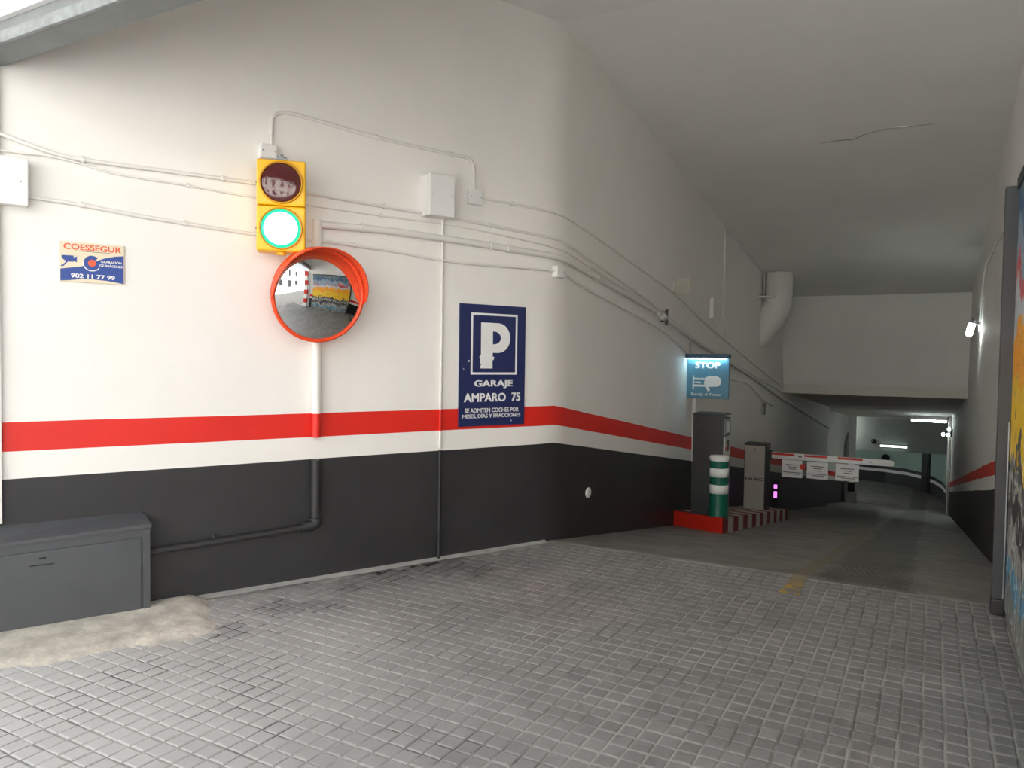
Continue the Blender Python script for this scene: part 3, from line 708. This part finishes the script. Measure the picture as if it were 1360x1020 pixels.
conduit('conduit', 'bent white conduit arching from the traffic light to the small box', [(-2.53, 3.0), (-2.53, 3.16), (-2.515, 3.225), (-2.45, 3.262), (-2.36, 3.268), (-2.265, 3.261), (-1.75, 3.222), (-1.1, 3.206), (-.985, 3.204), (-.93, 3.185), (-.902, 3.13), (-.90, 3.05), (-.90, 2.95)], .012, [(-2.53, 3.12), (-1.75, 3.222), (-1.12, 3.206)], n=6)
o = conduit('conduit', 'thin vertical conduit dropping to the paving beside the parking sign', [(-1.185, 2.69), (-1.185, 1.9), (-1.185, .895)], .012, [(-1.185, 2.2), (-1.185, 1.65)])
MB().tube([wu(-1.185, 1.197, .018), wu(-1.185, 1.027, .018)], .0126, 8).build('red_painted_length', 'wall_red', o)
MB().tube([wu(-1.185, .875, .018), wu(-1.185, .01, .018)], .0126, 8).build('black_painted_length', 'wall_black', o)
MB().tube([wu(-1.185, .30, .018), wu(-1.185, .28, .018)], .019, 8).build('clip', 'wall_black', o)

def downpipe():
    r = .033; off = .04; u = -2.21
    o = MB().tube([wu(u, 2.56, off), wu(u, 1.197, off)], r, 14).build('downpipe', 'pvc_white'); tag(o, 'white downpipe behind the mirror, bent along the black dado to the low cabinet', 'pipe')
    MB().tube([wu(u, 1.197, off), wu(u, 1.027, off)], r, 14).build('red_length', 'wall_red', o)
    MB().tube([wu(u, 1.027, off), wu(u, .868, off)], r, 14).build('white_length', 'pvc_white', o)
    MB().tube([wu(u, .868, off), wu(u, .43, off)], r, 14).build('black_length', 'wall_black', o)
    MB().tube([wu(u, .45, off), wu(u, .415, off), wu(u - .03, .40, off), wu(u - .10, .395, off)], [.038, .040, .038, .034], 14).build('elbow', 'wall_black', o)
    MB().tube([wu(u, .455, off), wu(u, .44, off)], .045, 14).build('collar', 'wall_black', o)
    MB().tube([wu(u - .08, .396, off), wu(-2.57, .380, off), wu(-3.30, .355, off)], .022, 12).build('lower_run', 'wall_black', o)
    MB().tube([wu(-2.9, .36, .03), wu(-2.9, .42, .03)], .012, 8).build('clip', 'wall_black', o)
    MB().box(-.03, .06, -.08, .0, 2.42, 2.60, .006).build('header', 'pvc_white', o)
    hd = o.children[-1]; q = wu(u, 0, 0); hd.location = (q.x, q.y, 0); hd.rotation_euler = (0, 0, ROT_L)
downpipe()

def low_cabinet():
    p = wu(-3.85, 0, 0); t = thing('meter_cabinet', 'low dark grey meter cabinet with a sloping lid against the entrance wall', 'cabinet', p, ROT_L)
    hw = .55; d = .115
    b = MB().add([(-hw, -d, 0), (hw, -d, 0), (hw, .02, 0), (-hw, .02, 0), (-hw, -d, .525), (hw, -d, .555), (hw, .02, .60), (-hw, .02, .60)], [(0, 3, 2, 1), (4, 5, 6, 7), (0, 1, 5, 4), (1, 2, 6, 5), (2, 3, 7, 6), (3, 0, 4, 7)]).build('cabinet_body', 'door_grey', t)
    MB().add([(-hw - .01, -d - .018, .520), (hw + .006, -d - .018, .552), (hw - .03, .01, .612), (-hw - .01, .01, .612), (-hw - .01, -d - .018, .50), (hw + .006, -d - .018, .530), (hw - .03, .01, .595), (-hw - .01, .01, .595)], [(0, 1, 2, 3), (7, 6, 5, 4), (0, 4, 5, 1), (1, 5, 6, 2), (2, 6, 7, 3), (3, 7, 4, 0)]).build('lid', 'door_grey', t)
    dr = MB().add([(-hw, -d - .012, .03), (hw - .055, -d - .012, .03), (hw - .055, -d - .012, .47), (-hw, -d - .012, .445), (-hw, -d + .002, .03), (hw - .055, -d + .002, .03), (hw - .055, -d + .002, .47), (-hw, -d + .002, .445)], [(0, 1, 2, 3), (0, 4, 5, 1), (1, 5, 6, 2), (2, 6, 7, 3), (3, 7, 4, 0)]).build('door', 'door_grey', t)
    MB().box(-.08, .04, -d - .0135, -d - .011, .376, .383).build('slot', 'black_plastic', dr)
    MB().box(-.035, .0, -d - .0135, -d - .011, .412, .424).build('keyhole', 'black_plastic', dr)
    MB().box(hw - .04, hw, -d - .010, -d + .004, .01, .52, .003).build('edge_strip', 'door_grey', t)
low_cabinet()

# ------------------------------------------------------------------ ramp: island, ticket machine, barrier
def island():
    t = thing('traffic_island', 'raised kerb island striped red and white along the ramp', 'island', (0, 0, 0))
    A0, A1, B0, B1 = Vector((-2.90, 9.55)), Vector((-2.90, 14.3)), Vector((-2.16, 9.09)), Vector((-2.23, 14.3))
    n = 17; hh = .19
    for i in range(n):
        a, b = A0.lerp(A1, i / n), A0.lerp(A1, (i + 1) / n); c, d = B0.lerp(B1, i / n), B0.lerp(B1, (i + 1) / n)
        pts = [a, c, d, b]
        vs = [(p.x, p.y, zf(p.y) - .02) for p in pts] + [(p.x, p.y, zf(p.y) + hh) for p in pts]
        mi = ['kerb_red', 'kerb_darkred', 'kerb_white']
        mb = MB(); top = 2 if i % 2 else 1
        fr = 0 if i == 0 else top
        mb.add(vs, [(4, 5, 6, 7), (1, 2, 6, 5), (2, 3, 7, 6), (3, 0, 4, 7)], top); mb.add(vs, [(0, 1, 5, 4)], fr)
        mb.build('kerb_block', mi, t)
island()
ZI = lambda y: zf(y) + .19

def ticket_machine():
    y0 = 9.46; z0 = ZI(9.65) - .03
    t = thing('ticket_machine', 'dark grey parking ticket machine standing on the striped island', 'ticket machine', (-2.455, y0 + .18, z0))
    H = 1.33; hw = .192; hd = .18
    mb = MB(); mb.add([(-hw, -hd, 0), (hw, -hd, 0), (hw, hd, 0), (-hw, hd, 0), (-hw, -hd, H - .01), (hw, -hd, H - .01), (hw, hd, H - .05), (-hw, hd, H - .05)], [(0, 3, 2, 1), (4, 5, 6, 7), (0, 1, 5, 4), (1, 2, 6, 5), (2, 3, 7, 6), (3, 0, 4, 7)]); mb.build('cabinet_body', 'machine_grey', t)
    MB().box(-hw - .008, hw + .01, -hd - .008, hd + .008, H - .012, H + .010, .004).build('cap', 'machine_grey', t)
    MB().box(hw - .002, hw + .008, -hd + .01, hd - .01, .02, .80, .003).build('lower_panel', 'machine_panel', t)
    a = MB().box(hw - .002, hw + .014, -hd + .03, hd - .03, 1.07, 1.27, .004).build('display', 'machine_panel', t)
    MB().box(hw + .013, hw + .018, -.09, .08, 1.10, 1.24, .001).build('screen', 'sign_white', a)
    b = MB().box(hw - .002, hw + .014, -hd + .02, hd - .02, .80, 1.05, .004).build('ticket_panel', 'silver', t)
    MB().box(hw + .013, hw + .017, -.05, .06, .86, 1.0, .001).build('ticket_slot', 'black_plastic', b)
    MB().cyl((hw + .010, -.11, .90), (hw + .022, -.11, .90), .022, 12).build('button', 'reflector_red', b)
    MB().box(-hw + .01, hw - .01, -hd - .001, hd, -.04, .004).build('plinth', 'dark_metal', t)
ticket_machine()

def bollard():
    x, y = -2.275, 9.335
    t = thing('bollard', 'green plastic bollard with white reflective bands in front of the ticket machine', 'bollard', (x, y, ZI(y) - .012))
    MB().lathe([(.001, 0), (.122, 0), (.124, .02), (.118, .05), (.112, .30), (.110, .70), (.112, .745)], 28, axis='Z').build('post', 'bollard_green', t)
    MB().lathe([(.116, .71), (.118, .755), (.108, .772), (.001, .778)], 28, axis='Z').build('cap', 'bollard_white', t)
    for z in (.307, .512): MB().lathe([(.108, z), (.1155, z), (.1145, z + .108), (.108, z + .108)], 28, axis='Z').build('reflective_band', 'bollard_white', t)
bollard()

def stop_sign():
    t = thing('stop_sign', 'blue lit stop sign with a ticket pictogram hung above the ticket machine', 'sign', (-2.62, 10.0, 1.12))
    W, H = .56, .585
    X = lambda f: -W / 2 + f * W
    Z = lambda f: .52 * (1 - f)
    MB().box(-W / 2, W / 2, 0, .05, 0, H, .004).build('panel', 'stop_blue', t)
    h = MB().box(-W / 2 - .012, W / 2 + .012, -.085, .055, .535, H + .005, .004).build('hood', 'hood_blue', t)
    MB().box(-W / 2 + .03, W / 2 - .03, -.050, -.020, .524, .536).build('led_strip', 'led_strip', t)
    lettering('lettering', 'STOP', X(.20), X(.80), Z(.235), Z(.07), -.001, 'sign_white', t, .05, .002)
    lettering('lettering', 'Recoja el Ticket', X(.12), X(.82), Z(.95), Z(.86), -.001, 'sign_white', t, .012, .002)
    mb = MB(); y0, y1 = -.003, .001
    # slot with a hand drawing a ticket
    mb.plate([(X(.15), Z(.78)), (X(.18), Z(.78)), (X(.18), Z(.42)), (X(.15), Z(.42))], y0, y1)
    mb.plate([(X(.18), Z(.53)), (X(.18), Z(.48)), (X(.46), Z(.48)), (X(.46), Z(.53))], y0, y1)
    mb.plate([(X(.18), Z(.70)), (X(.18), Z(.65)), (X(.46), Z(.65)), (X(.46), Z(.70))], y0, y1)
    mb.plate([(X(.18), Z(.605)), (X(.18), Z(.575)), (X(.32), Z(.575)), (X(.36), Z(.60)), (X(.32), Z(.62))], y0, y1)
    mb.plate([(X(.44), Z(.70)), (X(.42), Z(.60)), (X(.46), Z(.46)), (X(.56), Z(.42)), (X(.74), Z(.43)), (X(.82), Z(.50)), (X(.82), Z(.62)), (X(.74), Z(.69)), (X(.60), Z(.70))], y0, y1)
    mb.plate([(X(.44), Z(.69)), (X(.53), Z(.69)), (X(.57), Z(.79)), (X(.52), Z(.82))], y0, y1)
    mb.build('pictogram', 'sign_white', t)
    MB().box(X(.48), X(.60), -.0042, -.002, Z(.585), Z(.572)).build('thumb_line', 'stop_blue', t)
    mb = MB(); mb.box(-.26, -.24, .01, .03, H, H + .16); mb.build('hanger', 'grey_metal', t)
stop_sign()
# trunking between the sign and the floor
o = MB().box(-.028, .028, -.045, .003, .87 + zf(10.34), 1.15, .004).build('cable_trunking', 'box_white'); o.location = (XC, 10.34, 0); o.rotation_euler = (0, 0, ROT_T)
tag(o, 'white vertical cable trunking on the wall beside the ticket machine', 'trunking')
MB().box(-.028, .028, -.045, .003, ZI(10.34) - .02, .87 + zf(10.34), .004).build('black_painted_length', 'wall_black', o)

def barrier():
    y = 12.80; z0 = ZI(12.95) - .03
    t = thing('barrier_gate', 'grey car-park barrier cabinet with a lowered white arm across the ramp', 'barrier', (-2.53, y + .16, z0))
    hw = .185; H = 1.14
    MB().box(-hw, hw, -.145, .16, 0, H, .012).build('cabinet_body', 'dark_metal', t)
    fp = MB().box(-hw + .012, hw - .035, -.160, -.143, .02, H - .035, .004).build('front_panel', 'barrier_panel', t)
    MB().cyl((-.012, -.1625, H - .09), (-.012, -.158, H - .09), .010, 10).build('lock', 'black_plastic', fp)
    lettering('lettering', 'FAAC', -hw + .03, hw - .055, .525, .575, -.1596, 'dark_metal', fp, .02, .0015)
    L = 1.87; az = .955
    arm = MB().plate([(hw - .02, az - .05), (hw + L - .04, az - .047), (hw + L - .01, az - .03), (hw + L, az), (hw + L - .01, az + .03), (hw + L - .04, az + .045), (hw - .02, az + .05)], -.03, .03).build('arm', 'sign_white', t)
    for a, b in ((.05, .40), (.56, .90), (1.06, 1.42)):
        MB().box(hw + a, hw + b, -.034, -.029, az + .008, az + .042, .001).build('reflector', 'reflector_red', arm)
    for a in (.47, 1.50):
        MB().box(hw + a, hw + a + .05, -.032, -.029, az - .006, az + .010).build('clip', 'black_plastic', arm)
    for i, (a, b) in enumerate(((.215, .535), (.60, .92), (1.03, 1.37))):
        mb = MB(); x0, x1 = hw + a, hw + b
        mb.box(x0, x1, -.024, -.016, az - .345 + .02 * i * .4, az - .06, .002, 0)
        for k, (fz, f0, f1) in enumerate(((.10, .2, .8), (.135, .30, .72), (.17, .35, .70), (.225, .06, .94), (.25, .25, .85))):
            mb.box(x0 + (x1 - x0) * f0, x0 + (x1 - x0) * f1, -.0255, -.0235, az - fz - .012 - .03, az - fz - .03, 0, 1)
        mb.build('notice_plate', ['sign_white', 'facade_dark'], arm)
    MB().box(hw + .50, hw + .57, -.028, -.024, az - .20, az - .115).build('red_square', 'reflector_red', arm)
    MB().box(hw - .01, hw + .05, -.06, .07, az - .075, az + .075, .006).build('arm_clamp', 'dark_metal', t)
barrier()

def plate_camera():
    y = 14.02; t = thing('plate_camera', 'black camera post with two glowing magenta lamps behind the barrier', 'camera', (-2.40, y, ZI(y) - .01))
    MB().box(-.06, .06, -.02, .06, 0, .52, .008).build('post', 'black_plastic', t)
    MB().box(-.05, .05, -.045, -.015, .13, .50, .006).build('lamp_housing', 'black_plastic', t)
    MB().box(-.028, .028, -.050, -.043, .375, .445, .002).build('upper_lamp', 'magenta_lit', t)
    MB().box(-.028, .028, -.050, -.043, .205, .325, .002).build('lower_lamp', 'magenta_lit', t)
plate_camera()

# ------------------------------------------------------------------ left tunnel wall fittings
def vent_duct():
    x, y = -2.63, 15.0; zt = zceil(y)
    t = thing('vent_duct', 'fat white duct dropping from the ceiling and bending into the tunnel wall', 'duct', (x, y, 1.8))
    r = .27
    pts = [(0, 0, zt + .02 - 1.8), (0, 0, 1.25), (0, 0, .98), (-.03, 0, .84), (-.10, 0, .70), (-.25, 0, .48), (-.42, 0, .25)]
    MB().tube(pts, [r, r, r, r, r * .99, r * .98, r * .96], 28).build('pipe', 'duct_paint', t)
    MB().tube([(0, 0, 1.0), (0, 0, .965)], r + .008, 28).build('joint_ring', 'duct_paint', t)
    MB().cyl((-.15, -.36, 1.06), (-.15, -.36, zt - 1.8), .012, 8).build('hanger_rod', 'dark_metal', t)
    MB().box(-.27, .02, -.40, -.20, 1.03, 1.06, .004).build('bracket', 'pvc_white', t)
    MB().cyl((-.15, -.36, .95), (-.15, -.36, 1.03), .022, 8).build('rod_nut', 'grey_metal', t)
vent_duct()

t = thing('wall_plate', 'small beige plate on a bracket sticking out above the tunnel conduits', 'plate', (XC, 9.3, 2.45))
MB().box(.035, .235, -.006, .006, 0, .20, .003).build('plate', 'beige_plate', t)
mb = MB(); mb.box(-.003, .04, -.02, .02, .03, .17, .004); mb.build('bracket', 'silver', t)
for z in (.05, .10, .15): MB().cyl((.02, -.026, z), (.02, -.018, z), .008, 8).build('bolt', 'silver', t)
t = thing('pipe_clamp', 'dark steel clamp gripping the thick pipe on the tunnel wall', 'clamp', (XC, 8.85, 2.07), ROT_T)
mb = MB(); mb.box(-.012, .012, -.085, -.055, -.02, .16, .003); mb.build('strap', 'dark_metal', t)
mb = MB(); mb.tube([(-.10, -.045, .075), (.05, -.045, .055)], .045, 12); mb.build('coupling', 'silver', t)
for z in (.02, .13): MB().cyl((.0, -.09, z), (0, -.0, z), .010, 8).build('bolt', 'dark_metal', t)
t = thing('antenna_box', 'slim white upright receiver box above the stop sign', 'box', (XC, 11.2, 2.25), ROT_T)
MB().box(-.11, .11, -.06, .002, 0, .30, .01).build('box_body', 'pvc_white', t)
MB().tube([(0, -.03, 0), (0, -.03, -.05), (.10, -.03, -.07), (.2, -.02, -.12)], .008, 6).build('cable', 'pvc_white', t)
o = MB().tube([(XC + .012, 11.89, zceil(11.89)), (XC + .012, 11.89, 2.46), (XC + .012, 11.95, 2.30), (XC + .012, 12.05, 2.02)], .010, 8).build('conduit', 'pvc_white'); tag(o, 'thin white conduit dropping from the ceiling before the duct', 'conduit')
MB().box(-.02, .02, -.025, .002, 0, .12, .004).build('coupling', 'pvc_white', o); o.children[0].location = (XC, 11.9, 2.32); o.children[0].rotation_euler = (0, 0, ROT_T)
o = MB().box(-.045, .045, -.05, .002, 0, .22, .008).build('key_switch', 'concrete_grey'); o.location = (XC, 15.26, .60); o.rotation_euler = (0, 0, ROT_T); tag(o, 'small grey key switch on the tunnel wall above the barrier', 'switch')
MB().cyl((0, -.056, .14), (0, -.049, .14), .014, 10).build('keyhole', 'black_plastic', o)
o = MB().lathe([(.001, .012), (.045, .011), (.05, .006), (.05, 0)], 20).build('blanking_plate', 'sign_white'); q = wu(.745, .315, .0); o.location = q; o.rotation_euler = (0, 0, ROT_T); tag(o, 'round white blanking plate low on the black dado', 'plate')
o.scale = (1.25, 1, 1)

# ------------------------------------------------------------------ bulkhead and right wall fittings
t = thing('dome_camera', 'small dark dome camera on the bulkhead beside the wall conduits', 'camera', (-2.72, Y_BULK - .0, 1.38))
MB().cyl((0, .03, .07), (0, -.04, .07), .055, 16).build('base', 'pvc_white', t)
MB().lathe([(.07, .03), (.068, .06), (.05, .09), (.02, .105), (.001, .108)], 20, org=(0, 0, .07)).build('dome', 'black_plastic', t)
t = thing('sensor', 'tiny black sensor on the bulkhead under the dome camera', 'sensor', (-2.82, Y_BULK - .0, 1.26))
MB().box(-.035, .035, -.09, .03, 0, .06, .006).build('body', 'black_plastic', t)
MB().box(-.09, -.03, -.03, .03, -.012, .05, .003).build('bracket', 'pvc_white', t)
t = thing('speaker_box', 'black box on the bulkhead ledge at the right wall', 'box', (.50, Y_BULK - .02, Z_BULK + .235))
MB().box(-.09, .09, .0, .05, .0, .11, .008).build('box_body', 'black_plastic', t)
MB().cyl((0, 0.002, .055), (0, -.012, .055), .03, 12).build('grille', 'dark_metal', t)
MB().box(-.02, .06, -.01, .03, -.24, -.13, .003).build('lower_plate', 'pvc_white', t)

def wall_lamp(y, z, label):
    t = thing('wall_lamp', label, 'lamp', (XR, y, z), ROT_R)
    MB().box(-.05, .05, -.03, .002, -.06, .10, .006).build('back_plate', 'grey_metal', t)
    MB().tube([(0, -.02, .05), (0, -.09, .07)], .014, 8).build('stem', 'grey_metal', t)
    MB().tube([(0, -.085, .14), (0, -.10, .10), (0, -.115, .06)], [.035, .042, .042], 14).build('holder', 'grey_metal', t)
    MB().tube([(0, -.112, .07), (0, -.13, .01), (0, -.15, -.09), (0, -.158, -.125)], [.042, .046, .044, .022], 16).build('bulb', 'lamp_lit', t)
wall_lamp(13.45, 2.18, 'lit tubular wall lamp on the right tunnel wall')
wall_lamp(5.0, 3.45, 'assumed lit tubular wall lamp, unseen, high on the right wall just inside the gate stile')  # unseen second lamp, assumed; added to brighten the ceiling and tunnel walls
o = MB().tube([(XR - .016, 13.42, 2.26), (XR - .016, 13.2, 2.55), (XR - .016, 12.75, 2.92), (XR - .016, 12.3, 3.03), (XR - .016, 9.7, 3.04), (XR - .016, 5.05, 3.0)], .014, 8).build('conduit', 'pvc_white'); tag(o, 'white conduit feeding the lamp on the right tunnel wall', 'conduit')
for y in (8.5, 11.0): 
    c_ = MB().box(-.02, .02, -.034, .002, -.02, .02, .004).build('clip', 'pvc_white', o); c_.location = (XR, y, 3.03); c_.rotation_euler = (0, 0, ROT_R)

def gate_leaf():
    t = thing('gate_leaf', 'folded steel gate leaf covered in yellow and blue spray paint', 'gate', (.44, Y_LINTEL + .15, 0))
    y1 = 5.78 - Y_LINTEL - .15
    MB().box(0, .03, 0, y1 - .06, .05, 2.72, .002).build('sheet', 'sprayed_sheet', t)
    MB().box(-.012, .05, 0, y1 - .06, 2.72, 2.79, .004).build('top_rail', 'dark_metal', t)
    MB().box(-.07, .045, y1 - .06, y1 + .03, .10, 2.745, .004).build('stile', 'dark_metal', t)
    MB().box(-.074, .0, y1 - .075, y1 + .035, .0, .105, .010).build('foot', 'machine_grey', t)
    MB().cyl((-.010, y1 - .085, .12), (-.010, y1 - .085, 1.25), .006, 8).build('drop_bolt', 'grey_metal', t)
    for z in (.35, 1.4, 2.45): MB().cyl((.012, y1 + .045, z), (.012, y1 + .045, z + .14), .018, 10).build('hinge', 'dark_metal', t)
gate_leaf()

# ------------------------------------------------------------------ lower level
def tube_lamp(label, x0, x1, y, z, front, lit):
    t = thing('fluorescent_lamp', label, 'lamp', ((x0 + x1) / 2, y, z))
    hw = (x1 - x0) / 2
    if front: MB().box(-hw - .03, hw + .03, -.02, .06, -.045, .045, .006).build('tray', 'box_white', t)
    else: MB().box(-hw - .03, hw + .03, -.06, .06, .02, .165, .006).build('tray', 'box_white', t)
    MB().tube([(-hw, -.05 if front else 0, 0 if front else -.005), (hw, -.05 if front else 0, 0 if front else -.005)], .036, 12).build('tube', lit, t)
    for s_ in (-1, 1): MB().box(s_ * hw - .02, s_ * hw + .02, -.075 if front else -.03, .0 if front else .03, -.03, .03, .004).build('holder', 'box_white', t)
tube_lamp('lit fluorescent tube on the far beam over the lower level', -1.95, -.90, 36.94, -1.97, True, 'tube_lit')
tube_lamp('lit fluorescent tube under the low ceiling beyond the bulkhead', -.62, .44, 30.0, -.32, False, 'tube_bright')

t = thing('spot_cluster', 'cluster of three small lit spotlights on the far right wall', 'lamp', (XR, 28.3, -.62), ROT_R)
MB().box(-.12, .12, -.06, .002, -.10, .18, .01).build('bracket', 'dark_metal', t)
for dx, dy, dz in ((.0, -.26, -.02), (.05, -.12, -.03), (.10, -.10, .16)):
    h = MB().tube([(dx, -.02, dz), (dx, dy + .03, dz)], .02, 8).build('spot_arm', 'dark_metal', t)
    MB().lathe([(.001, .065), (.035, .058), (.062, .03), (.066, 0), (.05, -.03), (.001, -.045)], 16, org=(dx, dy, dz)).build('spot', 'spot_lit', t)
o = MB().tube([(XR - .05, 30.0, zf(30)), (XR - .05, 30.0, zceil(30))], .05, 12).build('service_pipe', 'pvc_white'); tag(o, 'white vertical pipe on the far right wall below the spotlights', 'pipe')
MB().tube([(XR - .05, 30.0, zf(30) + 1.5), (XR - .05, 30.0, zf(30) + 1.56)], .058, 12).build('collar', 'pvc_white', o)

t = thing('door_leaf', 'dark narrow door in the curved wall at the end of the ramp', 'door', (-.14, 40.85, zflo), math.radians(-65))
MB().box(-.30, .30, -.12, .02, 0, 2.05, .01).build('leaf', 'black_plastic', t)
MB().box(-.36, .36, -.08, .03, 0, 2.12, .01).build('frame', 'dark_metal', t)
MB().cyl((.20, -.15, 1.0), (.20, -.11, 1.0), .03, 10).build('handle', 'grey_metal', t)
t = thing('concrete_block', 'grey concrete block at the foot of the left tunnel wall', 'block', (XC - .1, 34.2, zf(34.2)))
MB().box(.0, .35, -.25, .25, -.06, .42, .02).build('block', 'concrete_grey', t)
MB().box(.02, .33, -.24, .24, .42, .44, .005).build('cap', 'concrete_grey', t)
t = thing('dome_camera', 'black dome camera on the far beam beside the fluorescent tube', 'camera', (-2.22, 36.98, -1.80))
MB().cyl((0, .03, 0), (0, -.06, 0), .07, 14).build('base', 'black_plastic', t)
MB().lathe([(.11, .04), (.11, .09), (.08, .15), (.001, .18)], 18).build('dome', 'black_plastic', t)
t = thing('round_mirror', 'dark round mirror on the far green wall behind the barrier tip', 'mirror', (-2.0, 42.75, -3.15), math.radians(20))
MB().lathe([(.001, .02), (.16, .01), (.20, 0), (.20, -.03), (.001, -.04)], 24).build('disc', 'black_plastic', t)
MB().box(-.02, .02, .02, .3, -.02, .02).build('arm', 'dark_metal', t)
t = thing('gate_flap', 'grey upright steel flap beside the white column at the ramp foot', 'panel', (XC - .27, 34.6, zf(34.6)))
MB().add([(0, 0, 0), (.06, 0, 0), (.06, .9, 0), (0, .9, 0), (0, 0, 2.5), (.06, 0, 2.5), (.06, .9, 2.9), (0, .9, 2.9)], [(0, 3, 2, 1), (4, 5, 6, 7), (0, 1, 5, 4), (1, 2, 6, 5), (2, 3, 7, 6), (3, 0, 4, 7)]).build('sheet', 'steel_paint', t)
MB().box(.055, .075, .05, .12, 1.1, 1.2, .004).build('latch', 'dark_metal', t)
